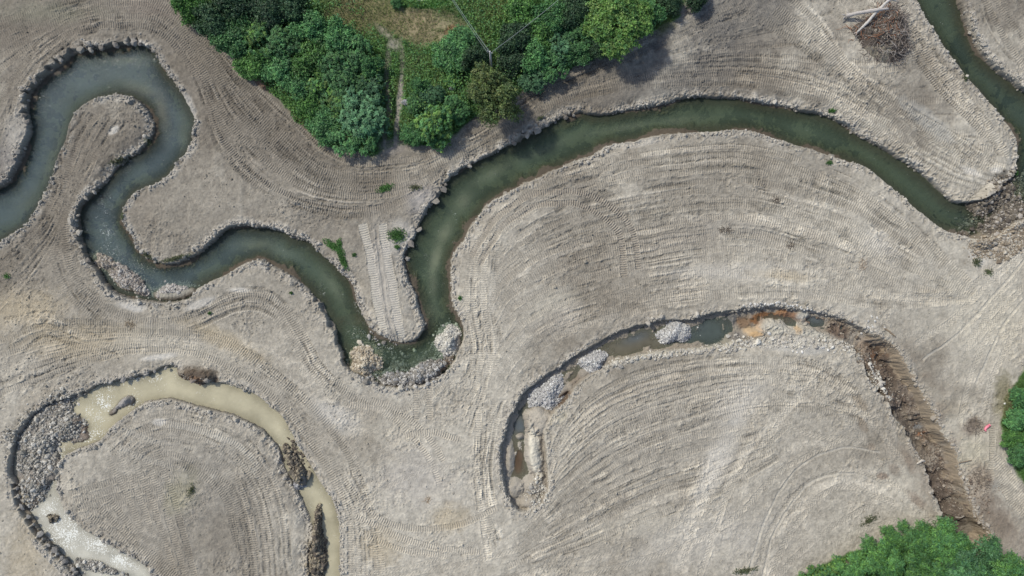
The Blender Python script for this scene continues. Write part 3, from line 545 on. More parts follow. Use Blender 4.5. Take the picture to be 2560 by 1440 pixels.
for q in [(1790,60,190,100,-30,DARKGREY,.8,1.0),(1720,180,190,50,-14,DARKGREY,.5,1.0),(1900,30,110,60,0,DARKGREY,.6,1.0),(1560,160,120,30,-25,DARKGREY,.4,1.0),(1600,230,100,20,-8,DARKGREY,.25,.9),(380,20,90,30,10,(.24,.2,.17),.4,.8),(120,30,150,30,0,(.25,.25,.19),.4,.8),
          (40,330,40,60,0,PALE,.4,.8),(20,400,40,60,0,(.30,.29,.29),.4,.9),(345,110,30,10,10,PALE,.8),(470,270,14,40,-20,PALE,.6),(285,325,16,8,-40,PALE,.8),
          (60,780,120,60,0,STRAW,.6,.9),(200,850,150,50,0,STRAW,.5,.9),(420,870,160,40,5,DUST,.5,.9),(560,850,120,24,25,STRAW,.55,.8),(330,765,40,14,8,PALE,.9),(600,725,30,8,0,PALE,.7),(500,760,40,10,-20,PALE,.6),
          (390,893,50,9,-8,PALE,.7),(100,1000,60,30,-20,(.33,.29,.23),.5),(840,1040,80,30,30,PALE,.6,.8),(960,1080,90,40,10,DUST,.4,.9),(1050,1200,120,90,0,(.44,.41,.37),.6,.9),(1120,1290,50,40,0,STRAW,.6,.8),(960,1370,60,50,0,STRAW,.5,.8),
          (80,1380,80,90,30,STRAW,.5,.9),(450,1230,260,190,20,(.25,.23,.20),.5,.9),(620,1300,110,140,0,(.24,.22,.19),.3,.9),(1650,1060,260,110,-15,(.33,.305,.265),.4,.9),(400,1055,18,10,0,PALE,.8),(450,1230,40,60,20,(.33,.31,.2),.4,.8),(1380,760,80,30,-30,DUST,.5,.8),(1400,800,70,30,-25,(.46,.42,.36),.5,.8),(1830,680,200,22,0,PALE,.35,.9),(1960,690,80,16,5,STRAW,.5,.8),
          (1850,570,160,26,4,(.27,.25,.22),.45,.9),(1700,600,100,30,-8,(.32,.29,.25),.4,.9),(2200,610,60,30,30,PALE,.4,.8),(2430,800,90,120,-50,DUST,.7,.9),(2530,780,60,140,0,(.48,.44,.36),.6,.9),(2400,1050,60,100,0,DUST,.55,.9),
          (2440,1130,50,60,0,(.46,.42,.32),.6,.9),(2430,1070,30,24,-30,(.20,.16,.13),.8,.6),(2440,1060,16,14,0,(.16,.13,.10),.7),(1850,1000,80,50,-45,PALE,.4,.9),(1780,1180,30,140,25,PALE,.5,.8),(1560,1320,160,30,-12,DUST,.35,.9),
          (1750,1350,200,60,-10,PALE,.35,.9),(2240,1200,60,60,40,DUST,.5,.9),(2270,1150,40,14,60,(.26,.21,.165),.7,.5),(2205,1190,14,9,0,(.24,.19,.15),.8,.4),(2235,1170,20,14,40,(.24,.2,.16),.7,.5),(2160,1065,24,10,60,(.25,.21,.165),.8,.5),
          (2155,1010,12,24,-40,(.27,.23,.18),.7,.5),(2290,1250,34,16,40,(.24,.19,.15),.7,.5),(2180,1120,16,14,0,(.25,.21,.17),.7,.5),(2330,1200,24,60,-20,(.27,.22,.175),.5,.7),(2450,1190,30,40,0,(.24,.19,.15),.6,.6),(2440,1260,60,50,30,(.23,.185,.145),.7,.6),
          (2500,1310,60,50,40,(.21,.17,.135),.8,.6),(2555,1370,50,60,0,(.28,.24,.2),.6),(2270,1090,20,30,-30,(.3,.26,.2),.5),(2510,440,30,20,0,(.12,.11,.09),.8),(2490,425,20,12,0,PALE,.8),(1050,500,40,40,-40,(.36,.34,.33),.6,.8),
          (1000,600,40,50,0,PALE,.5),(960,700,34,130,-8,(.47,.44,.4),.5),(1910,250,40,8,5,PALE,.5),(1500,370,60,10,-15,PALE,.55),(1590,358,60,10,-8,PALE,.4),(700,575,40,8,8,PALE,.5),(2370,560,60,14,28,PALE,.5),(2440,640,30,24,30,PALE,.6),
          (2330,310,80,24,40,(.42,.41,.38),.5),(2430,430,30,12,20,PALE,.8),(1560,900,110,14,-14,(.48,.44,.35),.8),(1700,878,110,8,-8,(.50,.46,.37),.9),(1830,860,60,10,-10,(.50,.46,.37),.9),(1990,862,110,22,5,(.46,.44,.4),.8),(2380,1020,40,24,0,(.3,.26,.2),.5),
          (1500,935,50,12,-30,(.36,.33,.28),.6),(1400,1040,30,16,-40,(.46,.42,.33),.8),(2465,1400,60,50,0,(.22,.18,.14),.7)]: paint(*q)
# vegetation floor, meadow and farm track
gr = (0.075, 0.145, 0.045)
col = mixc(col, gr, veg)
col = np.where((veg > 0.05)[..., None], mixc(col, (0.13, 0.145, 0.065), np.clip(n_mid * 2.5 + 0.05, 0, 0.6) * veg), col)
for q in [(960,30,150,60,10,(.235,.205,.115),.85,.5),(1060,60,100,50,0,(.29,.245,.16),.85,.4),(880,30,70,50,30,(.17,.15,.08),.7,.6),(1135,75,22,14,0,(.26,.14,.08),.7,.4),(1050,5,60,16,0,(.05,.12,.03),.9,.2),(1060,-14,30,12,0,(.55,.54,.5),.95,.1),(1100,10,40,12,-10,(.05,.13,.03),.8),
          (960,78,40,14,40,(.32,.29,.25),.7,.5),(985,110,20,20,0,(.33,.30,.26),.7,.5),(968,160,8,60,4,(.30,.27,.22),.6,.6,.7),(1005,130,7,50,-5,(.31,.28,.23),.6,.6,.7),(971,250,8,70,-3,(.26,.235,.19),.8,.5,.5),(1000,240,9,80,5,(.33,.30,.26),.9,.5,.5),
          (962,330,8,40,2,(.27,.24,.2),.8,.4,.3),(992,320,8,50,4,(.30,.27,.24),.85,.4,.3),(978,365,40,18,0,(.28,.25,.22),.8,.6),(1250,20,50,30,0,(.14,.15,.06),.7,.6),(1040,150,40,50,0,(.12,.13,.07),.4,.8),(1650,45,40,36,0,(.16,.17,.07),.8,.6),(1600,60,30,20,0,(.2,.14,.09),.6),
          (1690,20,30,26,0,(.3,.26,.23),.7),(650,200,40,12,45,(.16,.08,.05),.6),(760,310,50,8,42,(.16,.10,.06),.6),(1010,60,100,40,0,(.25,.2,.12),.4),(2510,990,30,60,0,(.2,.18,.11),.8)]: paint(*q)
# banks, beds
near = np.clip(1 - np.abs(Dany) / 0.5, 0, 1)
col = mixc(col, (0.45, 0.42, 0.37), sstep(-0.9, -0.2, Dany) * sstep(0.10, 0.0, Dany) * np.clip(0.38 + 1.8 * n_mid + 1.6 * n_fine, 0, 0.85) * (1 - veg))
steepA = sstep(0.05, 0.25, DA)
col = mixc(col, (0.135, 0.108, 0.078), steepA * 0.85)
bedc = np.where((n_mid + n_fine * 0.6 > 0.06)[..., None], np.array((0.07, 0.072, 0.05), np.float32), np.array((0.24, 0.235, 0.15), np.float32))
t = sstep(0.5, 1.4, DA)[..., None]; col = np.where((DA > 0.3)[..., None], col * (1 - t) + bedc * t, col)
col = mixc(col, (0.15, 0.125, 0.10), sstep(0.0, 0.2, DB) * 0.8)
cC = (0.27, 0.235, 0.19)
col = mixc(col, cC, sstep(0.0, 0.2, DC) * 0.85)
inC = DC > 0.02
mot = sstep(2120, 2220, PXg)
colC = col.copy(); keep = col; col = colC
for q in [(1300,1160,60,120,0,(.43,.40,.35),.7,.9),(1345,1060,34,36,0,(.42,.38,.32),.9,.4),(1338,1140,16,66,-8,(.60,.56,.47),.95,.3),(1297,1160,10,34,5,(.12,.075,.045),.95,.3),(1300,1070,20,26,20,(.26,.23,.2),.8),(1405,1000,34,14,-40,(.13,.085,.055),.9,.4),
          (1440,950,20,12,-40,(.22,.18,.14),.8),(1580,865,80,28,-18,(.26,.23,.18),.7),(1780,835,46,34,0,(.13,.15,.13),.8),(1835,800,24,18,0,(.14,.14,.14),.8),(1868,808,24,24,0,(.20,.13,.08),.9,.4),(1920,798,46,18,0,(.22,.11,.05),.95,.3),
          (1962,782,16,10,0,(.33,.18,.09),.9,.3),(1982,796,36,18,0,(.21,.12,.075),.9,.3),(1880,828,24,18,0,(.46,.34,.21),.9,.4),(1890,836,18,7,0,(.50,.33,.17),.7,.4),(1910,820,16,10,0,(.5,.36,.24),.8,.4),(1945,815,40,22,0,(.46,.44,.38),.9,.4),(1850,842,20,14,0,(.16,.15,.14),.8),
          (2000,822,50,24,0,(.45,.42,.36),.85,.5),(2000,826,10,16,0,(.48,.34,.2),.7),(2012,790,16,12,0,(.42,.41,.37),.8),(2042,805,30,10,12,(.2,.12,.08),.8,.4),(2060,780,40,8,10,(.36,.34,.31),.8),(2050,855,60,24,10,(.50,.48,.42),.85,.5),
          (2100,810,24,14,20,(.21,.17,.13),.9,.4),(2105,830,34,20,20,(.15,.11,.085),.9,.4),(2150,850,22,22,0,(.33,.30,.26),.7),(2165,870,26,22,0,(.25,.19,.14),.8),(2215,900,50,50,0,(.165,.112,.076),.95,.5),(2235,950,50,50,0,(.165,.125,.095),.95,.5),
          (2200,890,16,10,0,(.22,.12,.07),.8),(2280,1010,50,60,-30,(.17,.14,.115),.95,.5),(2320,1080,50,60,-30,(.175,.148,.12),.95,.5),(2333,1095,14,6,-30,(.33,.14,.06),.8,.4),(2345,1105,20,8,-30,(.26,.15,.08),.8),(2320,1075,14,9,-30,(.20,.21,.22),.8),(2350,1150,50,60,-30,(.18,.15,.12),.95,.5),
          (2380,1220,50,70,-20,(.15,.12,.10),.95,.5),(2400,1290,60,60,-20,(.13,.105,.085),.95,.5),(2370,1290,14,10,0,(.10,.08,.065),.8),(1480,905,60,30,-30,(.30,.28,.25),.5),(1370,975,60,40,-40,(.28,.27,.25),.5)]: paint(*q)
col = col * (1 + .45 * mot * terr)[..., None]; col = mixc(col, (0.30, 0.265, 0.22), mot * np.clip(n_mid * 2.2 + n_fine * 2.2 - .15, 0, .8)); col = mixc(col, (0.075, 0.06, 0.05), mot * np.clip(-n_mid * 2.5 - n_fine * 1.5 - .1, 0, .7))
col = mixc(col, (0.33, 0.27, 0.20), rside * sstep(.75, .4, DC + n_mid * .8 + n_fine * .8) * .8)  # right trench wall painted tan as its sunlit side
col = np.where(inC[..., None], col, keep)
sp = sstep(-2.6, -0.1, DC) * sstep(2160, 2330, PXg) * np.clip(.25 + n_mid * 3 + n_fine * 1.5, 0, .75) * (DC < .02) * np.where(PYg * 0.6 + 1350 < PXg - 60, .9, .6); col = mixc(col, (.23, .188, .145), sp)
keep = col; col = col.copy()
DRK = (.10, .085, .07)
for q in [(290,685,66,30,45,(.28,.25,.21),.8),(425,730,60,22,-5,(.38,.36,.31),.8),(1000,940,60,30,0,(.22,.20,.17),.8),(1065,935,50,36,-20,(.38,.36,.34),.9),(1105,910,30,20,-50,(.16,.12,.09),.8),(1120,850,34,44,20,(.3,.28,.25),.8),(910,900,50,50,40,(.3,.27,.2),.8),
          (90,240,16,40,20,(.25,.21,.16),.8),(92,235,9,9,0,(.34,.22,.10),.8),(135,185,24,12,-40,(.24,.21,.17),.9),(165,160,24,10,-35,(.14,.11,.08),.9),(290,130,30,10,-12,(.22,.15,.09),.9),(310,134,20,6,0,(.34,.32,.3),.7),
          (2520,510,110,60,-25,(.115,.10,.082),.95,.4),(2540,630,120,50,-25,(.44,.40,.33),.8,.7),(2480,640,40,24,0,(.17,.155,.13),.7),(2540,590,60,20,-25,(.30,.22,.14),.7,.5),
          (110,1100,110,120,0,(.30,.275,.245),.9),(190,1070,44,36,-30,(.26,.21,.17),.9),(215,1060,16,20,0,(.13,.09,.07),.8),(85,1235,44,40,0,(.2,.165,.13),.8),(300,1010,34,16,-40,(.34,.325,.31),.9),(495,940,52,24,5,(.105,.08,.06),.95,.4),(490,948,20,10,0,(.24,.14,.08),.6),
          (733,1150,24,60,-28,DRK,.95),(750,1200,22,26,0,(.2,.19,.185),.8),(792,1310,16,64,3,(.13,.105,.075),.95),(795,1400,30,80,0,(.14,.118,.09),.95),(230,1420,70,26,15,(.25,.235,.22),.9),(415,695,60,20,0,(.18,.165,.12),.5),(870,800,30,16,0,(.24,.17,.12),.7),
          (125,1300,20,18,0,(.22,.2,.17),.9)]: paint(*q)
col = np.where(((DA > 0.1) | (DB > 0.1) | (np.abs(PXg - 495) < 70) & (np.abs(PYg - 940) < 34))[..., None], col, keep)
# wet soil just above each water line
wlev = np.where(DB > -0.5, WL_B, WL_A); wlev = np.where(DC > -0.5, WL_C, wlev)
wet = sstep(0.16, 0.02, Z - wlev) * sstep(0.0, 0.2, Dany)
col *= (1 - 0.42 * wet * (DC < 0.05))[..., None]
out = 1 - sstep(-3, 4, np.minimum(52.8 - np.abs(X), 30.2 - np.abs(Y)) + 4)
col = mixc(col, (0.13, 0.14, 0.07), out * np.clip(n_huge * 4 + 0.35, 0, 1) * sstep(-0.2, -1, Dany))
col = col * np.array((0.985, 0.985, 0.965), np.float32); col = np.clip(col, 0.01, 0.75)

idx = np.arange(ny * nx, dtype=np.int32).reshape(ny, nx)
F = np.stack([idx[:-1, :-1], idx[:-1, 1:], idx[1:, 1:], idx[1:, :-1]], -1).reshape(-1, 4)
V = np.stack([X, Y, Z], -1).reshape(-1, 3)
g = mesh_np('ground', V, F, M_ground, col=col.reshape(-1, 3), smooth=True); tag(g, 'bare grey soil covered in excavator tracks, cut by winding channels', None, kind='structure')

# ------------------------------------------------------------------ water
def water(name, D, level, colf, mat, label, k, base_murk, foamf, chopf):
    st = 3
    D2 = D[::st, ::st]; x2 = X[::st, ::st]; y2 = Y[::st, ::st]; z2 = Z[::st, ::st]
    keep = (D2 > -0.45); c = keep[:-1, :-1] & keep[1:, :-1] & keep[:-1, 1:] & keep[1:, 1:]
    c &= (np.minimum(z2[:-1, :-1], z2[1:, 1:]) < level + 0.35)
    id2 = np.arange(D2.size).reshape(D2.shape)
    f = np.stack([id2[:-1, :-1], id2[:-1, 1:], id2[1:, 1:], id2[1:, :-1]], -1)[c]
    used = np.unique(f); remap = np.full(D2.size, -1); remap[used] = np.arange(len(used)); f = remap[f]
    px = PXg[::st, ::st].ravel()[used]; py = PYg[::st, ::st].ravel()[used]; zb = z2.ravel()[used]
    depth = np.clip(level - zb, 0, 3)
    nm = n_mid[::st, ::st].ravel()[used]; nb = n_big[::st, ::st].ravel()[used]
    chop = chopf(px, py, nm); foam = foamf(px, py, nm)
    cc, mk = colf(px, py, nm, nb, depth)
    murk = np.clip(base_murk + (1 - base_murk) * (1 - np.exp(-depth * k)) + mk, 0, 1)
    z = np.full(len(used), level) + chop * n_fine[::st, ::st].ravel()[used] * 0.12
    V = np.stack([x2.ravel()[used], y2.ravel()[used], z], -1)
    o = mesh_np(name, V, f, mat, col=cc, smooth=True, attrs=dict(murk=murk, foam=foam, chop=chop)); return tag(o, label, None, kind='structure')
def blobs(px, py, L):
    o = np.zeros(len(px), np.float32)
    for (cx, cy, rx, ry, ang, v) in L:
        a = math.radians(ang); dx = px - cx; dy = py - cy
        u = (dx * math.cos(a) + dy * math.sin(a)) / rx; w = (-dx * math.sin(a) + dy * math.cos(a)) / ry
        o = np.maximum(o, v * np.exp(-(u * u + w * w) * 1.2))
    return o
def lerp3(a, b, t): return np.array(a) * (1 - t[:, None]) + np.array(b) * t[:, None]
def colA(px, py, nm, nb, depth):
    t = sstep(350, 1000, px + (py - 600) * 0.5)
    c = lerp3((0.125, 0.172, 0.188), (0.100, 0.140, 0.094), t)  # left blue-grey has the hazy sky reflection mixed into its colour
    c = c * (1 - sstep(2100, 2500, px))[:, None] + np.array((0.068, 0.100, 0.082)) * sstep(2100, 2500, px)[:, None]
    sh = blobs(px, py, [(1090,640,16,50,15,1),(1110,580,18,50,25,.9),(1150,510,22,40,35,.6),(1230,430,60,16,-30,.5),(1350,375,90,12,-22,.4),(1560,315,120,12,-10,.4),(1700,300,80,14,-5,.4),(640,610,60,20,0,.5),(830,720,18,60,-30,.5),(1060,790,40,30,-40,.5),
        (290,145,90,12,0,.5),(340,215,50,16,20,.6),(395,280,16,60,-10,.6),(450,330,14,60,0,.4),(120,400,14,80,20,.35),(60,500,40,40,0,.3),(700,630,60,20,10,.4),(1000,862,26,9,0,.8),(1080,700,14,60,0,.5)])
    sh = np.clip(sh * (1 + nm * 1.5), 0, 1)
    c = c * (1 - sh[:, None]) + np.array((0.185, 0.205, 0.135)) * sh[:, None]
    pc = blobs(px, py, [(395,280,24,60,-10,.8),(340,225,60,16,20,.6)]); c = c * (1 - 0.6 * pc[:, None]) + np.array((0.17, 0.17, 0.155)) * 0.6 * pc[:, None]
    return c, 0.35 * sh - 0.35 * blobs(px, py, [(2520,510,90,60,-20,1),(980,925,80,30,0,.7),(1100,850,50,60,20,.6)])
CH_A = [(250,530,22,60,-5,1),(262,600,24,50,-20,1),(310,655,40,20,35,1),(350,675,36,14,20,.9),(400,672,30,12,0,.6),(900,790,18,50,-35,.9),(890,840,40,26,30,.9),(960,870,40,16,10,.6),(800,720,10,26,-30,.8),(2430,562,34,12,-10,1),(2480,545,40,20,-20,.8),
        (2490,568,30,8,10,1),(330,395,30,10,-30,.6),(300,420,20,20,-40,.5),(830,840,20,30,0,.6),(240,480,14,30,10,.7)]
mA = water_mat('river_water', 0.07, 0.016, 3.2, 9.0)
water('stream', DA, WL_A, colA, mA, 'clear blue green stream winding between the bare banks', 0.72, 0.06,
      lambda px, py, nm: np.clip(0.05 + 0.26 * blobs(px, py, CH_A), 0, 1), lambda px, py, nm: np.clip(blobs(px, py, CH_A) * 1.0, 0, 1))
def colB(px, py, nm, nb, depth):
    t = sstep(1100, 1300, py) * (px < 400)
    c = lerp3((0.46, 0.42, 0.29), (0.50, 0.48, 0.40), t); return c, np.zeros(len(px))
FB = [(160,1340,50,60,-40,.5),(230,1370,60,26,25,.5),(300,1410,50,20,25,.5),(250,1010,36,60,30,.34),(220,1090,50,24,-20,.32),(140,1160,22,60,20,.34),(360,950,70,20,-5,.30),(320,1000,30,30,0,.26),(110,1280,24,30,0,.33)]
mB = water_mat('muddy_water', 0.14, 0.012, 3.5, 7.5)
water('muddy_stream', DB, WL_B, colB, mB, 'cream coloured muddy stream flecked with white foam', 6.0, 0.55,
      lambda px, py, nm: 0.14 + blobs(px, py, FB) * 1.1, lambda px, py, nm: blobs(px, py, FB) * 0.7)
def colCc(px, py, nm, nb, depth):
    t = sstep(1640, 1740, px); c = lerp3((0.16, 0.145, 0.105), (0.085, 0.105, 0.095), t)
    bl = blobs(px, py, [(2045,795,30,12,10,1),(1595,845,40,14,-20,.8),(1745,815,30,20,0,.5),(1300,1070,24,30,0,1)])
    c = c * (1 - bl[:, None]) + np.array((0.12, 0.14, 0.15)) * bl[:, None]
    br = blobs(px, py, [(1295,1160,20,50,0,1),(1410,1000,40,24,-30,1),(1920,800,80,20,0,1),(2250,1000,200,200,0,1)]); c = c * (1 - br[:, None]) + np.array((0.12, 0.08, 0.05)) * br[:, None]
    return c, np.zeros(len(px))
mC = water_mat('puddle_water', 0.05, 0.003, 1.5, 5.0)
water('puddle', np.where(PXg < 2120, DC, -9), WL_C, colCc, mC, 'still shallow water lying on the floor of the trench', 3.0, 0.45, lambda px, py, nm: 0 * px + 0.05, lambda px, py, nm: 0 * px)

# ------------------------------------------------------------------ stones
ph = (1 + 5 ** .5) / 2
ICO = np.array([(-1,ph,0),(1,ph,0),(-1,-ph,0),(1,-ph,0),(0,-1,ph),(0,1,ph),(0,-1,-ph),(0,1,-ph),(ph,0,-1),(ph,0,1),(-ph,0,-1),(-ph,0,1)]) / math.hypot(1, ph)
ICF = np.array([(0,11,5),(0,5,1),(0,1,7),(0,7,10),(0,10,11),(1,5,9),(5,11,4),(11,10,2),(10,7,6),(7,1,8),(3,9,4),(3,4,2),(3,2,6),(3,6,8),(3,8,9),(4,9,5),(2,4,11),(6,2,10),(8,6,7),(9,8,1)])
def rocks(P, size, pal, r):
    """P (n,3) centres, size (n,), pal list of colours -> verts, faces, colours"""
    n = len(P); q = r.normal(size=(n, 4)); q /= np.linalg.norm(q, axis=1)[:, None]
    w, x, y, z = q.T
    R = np.stack([np.stack([1 - 2 * (y * y + z * z), 2 * (x * y - z * w), 2 * (x * z + y * w)], -1), np.stack([2 * (x * y + z * w), 1 - 2 * (x * x + z * z), 2 * (y * z - x * w)], -1),
                  np.stack([2 * (x * z - y * w), 2 * (y * z + x * w), 1 - 2 * (x * x + y * y)], -1)], 1)
    sh = ICO[None] * (1 + r.uniform(-0.28, 0.28, (n, 12, 1))) * r.uniform(0.6, 1.25, (n, 1, 3))
    V = np.einsum('nij,nkj->nki', R, sh) * size[:, None, None] + P[:, None, :]
    F = ICF[None] + (np.arange(n) * 12)[:, None, None]
    pal = np.array(pal); c = pal[r.integers(0, len(pal), n)] * r.uniform(0.75, 1.2, (n, 1))
    return V.reshape(-1, 3), F.reshape(-1, 3), np.repeat(c, 12, axis=0)
GREYS = [(.40,.39,.36),(.33,.32,.30),(.48,.46,.42),(.28,.27,.255)]; WARM = [(.50,.44,.33),(.42,.36,.27),(.55,.50,.40),(.35,.29,.21)]; WHITE = [(.60,.58,.53),(.50,.48,.44),(.66,.64,.6)]; DARKS = [(.12,.10,.08),(.18,.155,.12),(.09,.08,.065),(.28,.24,.17)]
PALEG = [(.50,.49,.46),(.43,.42,.40),(.56,.55,.52),(.36,.35,.34)]
def heap(name, label, px, py, rx, ry, ang, h, n, size, pal, cat='stone heap', group='heaps of broken stone dumped in the channels', spill=1.0):
    r = np.random.default_rng(int(px * 7 + py)); cx, cy = W(px, py, -0.8); n = int(n * 1.5); lvl = WL_C if (DC[min(ny - 1, int(np.searchsorted(ys, cy))), min(nx - 1, int(np.searchsorted(xs, cx)))] > -0.3) else WL_A
    a = math.radians(-ang); zb = lvl - 0.2
    def prof(u, v):
        ang_ = np.arctan2(v, u); rr = np.hypot(u, v) / (1 + 0.16 * np.sin(ang_ * 3 + px) + 0.10 * np.sin(ang_ * 5 + py))
        return 0.78 * h * np.clip(1 - rr ** 1.3, 0, 1) * (1 + .22 * np.sin(u * 5 + px) * np.cos(v * 4 + py)), rr
    k = 26; th = np.linspace(0, 2 * np.pi, 48, endpoint=False); rr_ = np.linspace(0, 1.08, k)
    U = rr_[:, None] * np.cos(th); Vv = rr_[:, None] * np.sin(th); hh, _ = prof(U, Vv)
    Xl = U * rx * S; Yl = Vv * ry * S
    Xw = Xl * math.cos(a) - Yl * math.sin(a); Yw = Xl * math.sin(a) + Yl * math.cos(a)
    hh = hh + r.normal(size=hh.shape) * 0.03
    BV = np.stack([Xw, Yw, hh - 0.04], -1).reshape(-1, 3); I = np.arange(k * 48).reshape(k, 48)
    BF = np.stack([I[:-1], I[1:], np.roll(I[1:], -1, 1), np.roll(I[:-1], -1, 1)], -1).reshape(-1, 4)
    BFt = np.concatenate([BF[:, [0, 1, 2]], BF[:, [0, 2, 3]]])
    t = r.uniform(0, 2 * np.pi, n); q = np.sqrt(r.random(n)) * spill * 1.02; q = np.where(r.random(n) < .12, 1 + np.abs(r.normal(size=n)) * .18, q)
    u = q * np.cos(t); v = q * np.sin(t); hz, rr = prof(u, v); xl = u * rx * S; yl = v * ry * S
    n2_ = n; sz = size * 0.78 * np.exp(r.normal(size=n) * 0.38)
    P = np.stack([xl * math.cos(a) - yl * math.sin(a), xl * math.sin(a) + yl * math.cos(a), hz + sz * 0.25], -1)
    RV, RF, RC = rocks(P, sz, pal, r)
    o = mesh_np(name, np.concatenate([BV, RV]), np.concatenate([BFt, RF + len(BV)]), M_stone, col=np.concatenate([np.tile(np.array(pal).mean(0) * 0.7, (len(BV), 1)), RC]))
    o.location = (cx, cy, min(zb, zat(cx, cy)) if False else zb); return tag(o, label, cat, group)
heap('stone_heap', 'large pale grey stone heap filling the curved end of the trench', 1370, 985, 58, 40, -40, 1.35, 2600, .085, PALEG)
heap('stone_heap', 'small rounded white grey stone heap in the middle of the wet trench', 1483, 906, 40, 33, -20, 1.45, 1800, .085, PALEG)
heap('stone_heap', 'white grey stone heap spilling into the trench water beside the blue green pool', 1688, 830, 48, 32, -18, 1.5, 2200, .085, PALEG)
heap('stone_heap', 'yellowish stone heap at the foot of the bend of the stream', 912, 905, 42, 44, 20, 1.3, 1500, .105, WARM)
heap('stone_heap', 'pale stone heap against the right bank of the stream bend', 1122, 852, 32, 42, 20, 1.35, 1300, .105, [(.50,.48,.42),(.44,.42,.37),(.56,.53,.46)])
heap('stone_heap', 'long brown and grey stone heap against the left bend bank', 322, 700, 62, 26, 35, 1.05, 1700, .10, [(.42,.38,.33),(.33,.29,.25),(.50,.47,.42),(.24,.21,.18)])
heap('stone_heap', 'small brown stone heap at the upper end of the left bend', 265, 655, 34, 20, 25, .85, 800, .09, [(.36,.31,.25),(.28,.24,.19),(.45,.4,.33)])
heap('stone_heap', 'low flat stone heap on the lower side of the left bend', 430, 728, 52, 20, -8, .75, 1100, .09, [(.44,.41,.37),(.36,.33,.30),(.52,.49,.44)])
heap('rubble_heap', 'jagged grey clod heap at the lower tip of the dark bar', 750, 1208, 18, 20, 0, 1.05, 420, .12, [(.32,.32,.33),(.24,.24,.25),(.42,.42,.42),(.18,.18,.18)], 'rubble heap', None)
heap('soil_heap', 'dark brown crumbly soil heap on the edge of the muddy stream', 495, 938, 44, 21, 5, 1.75, 1500, .10, [(.12,.09,.07),(.16,.12,.09),(.09,.07,.055),(.24,.15,.09)], 'soil heap', None)

def scatter(name, label, regions, pal, size, kind='stuff', seed=3, cond=None):
    r = np.random.default_rng(seed); PP = []
    for (px, py, rx, ry, ang, n) in regions:
        t = r.uniform(0, 2 * np.pi, n); q = np.sqrt(r.random(n)) * 1.0; a = math.radians(ang)
        q = q * (1 + .25 * np.sin(3 * t + px) + .15 * np.sin(7 * t)) + np.where(r.random(n) < .2, np.abs(r.normal(size=n)) * .2, 0)
        u = q * np.cos(t) * rx; v = q * np.sin(t) * ry
        x = px + u * math.cos(a) - v * math.sin(a); y = py + u * math.sin(a) + v * math.cos(a)
        xw, yw = W(x, y); PP.append(np.stack([xw, yw, znp(xw, yw)], -1))
    P = np.concatenate(PP)
    if cond is not None: P = P[cond(P)]
    sz = size * np.exp(r.normal(size=len(P)) * 0.5); P[:, 2] += sz * 0.2
    V, F, c = rocks(P, sz, pal, r); o = mesh_np(name, V, F, M_stone, col=c); return tag(o, label, None, kind=kind)
scatter('gravel', 'wet brown river gravel and cobbles on the bar at the confluence', [(2525,510,100,56,-25,3600)], [(.10,.085,.07),(.15,.13,.10),(.22,.19,.15),(.33,.30,.26)], .075)
scatter('gravel', 'dry sandy cobbles spread below the confluence', [(2535,592,100,36,-25,3800),(2475,625,40,24,0,400)], [(.38,.33,.26),(.29,.24,.175),(.46,.42,.35),(.21,.17,.125)], .058, seed=4)
scatter('gravel', 'grey crushed stone spread over the left side of the muddy stream', [(110,1070,90,60,-40,3000),(85,1160,50,80,5,2600),(85,1240,40,40,0,700),(235,1425,60,22,15,800),(190,1040,40,40,-20,1000)], [(.43,.405,.35),(.34,.32,.28),(.51,.485,.43),(.25,.235,.20)], .062, seed=5)
scatter('gravel', 'dark pebbles and clods on the narrow bars of the muddy stream', [(735,1150,20,58,-28,1300),(795,1310,12,62,3,900),(796,1400,24,66,0,1600),(125,1300,16,14,0,200),(60,1240,10,14,0,60)], DARKS + [(.27,.23,.165)], .075, seed=6)
scatter('gravel', 'grey cobbles lying in the shallows of the lower bend', [(985,940,70,26,0,1500),(1065,925,44,30,-20,700),(1090,890,50,30,-30,500),(920,860,60,30,20,160),(1000,900,80,20,0,160)], [(.36,.35,.33),(.28,.27,.25),(.46,.44,.40),(.2,.185,.16)], .08, seed=7)
scatter('gravel', 'broken stones tumbled along the rim of the trench', [(1950,858,130,12,4,420),(2090,862,50,14,15,200),(1850,866,60,8,-8,220),(1345,1235,28,36,0,300),(1700,882,120,7,-8,280),(2210,955,16,60,-35,260),(1560,903,90,7,-15,160)], [(.50,.47,.40),(.42,.39,.34),(.58,.55,.48)], .075, seed=8)
scatter('clods', 'broken brown clods on the floor of the dry trench', [(2200,900,50,36,40,260),(2250,975,30,50,-30,240),(2310,1060,26,60,-28,320),(2360,1160,26,60,-24,320),(2395,1260,34,50,-18,300),(2110,820,60,18,22,200),(2440,1240,50,60,-20,260),(2165,885,26,20,0,300)], [(.17,.13,.10),(.23,.185,.14),(.12,.095,.075),(.30,.26,.21)], .055, seed=21)
r = np.random.default_rng(61); n = 420000; px = r.uniform(-20, 2580, n); py = r.uniform(-20, 1460, n); xw, yw = W(px, py)
i = np.clip(np.searchsorted(xs, xw), 1, nx - 1); j = np.clip(np.searchsorted(ys, yw), 1, ny - 1); dd_ = Dany[j, i] + 0.1
ok = (np.abs(dd_) < 0.28) & (n_mid[j, i] + n_fine[j, i] * .5 > -0.04) & (r.random(n) < .75) & (veg[j, i] < .2)
P = np.stack([xw, yw, Z[j, i]], -1)[ok]; cc = col[j, i][ok] * .5 + np.array((.42, .39, .34)) * .5; sz = 0.068 * np.exp(r.normal(size=len(P)) * 0.5); P[:, 2] += sz * .15
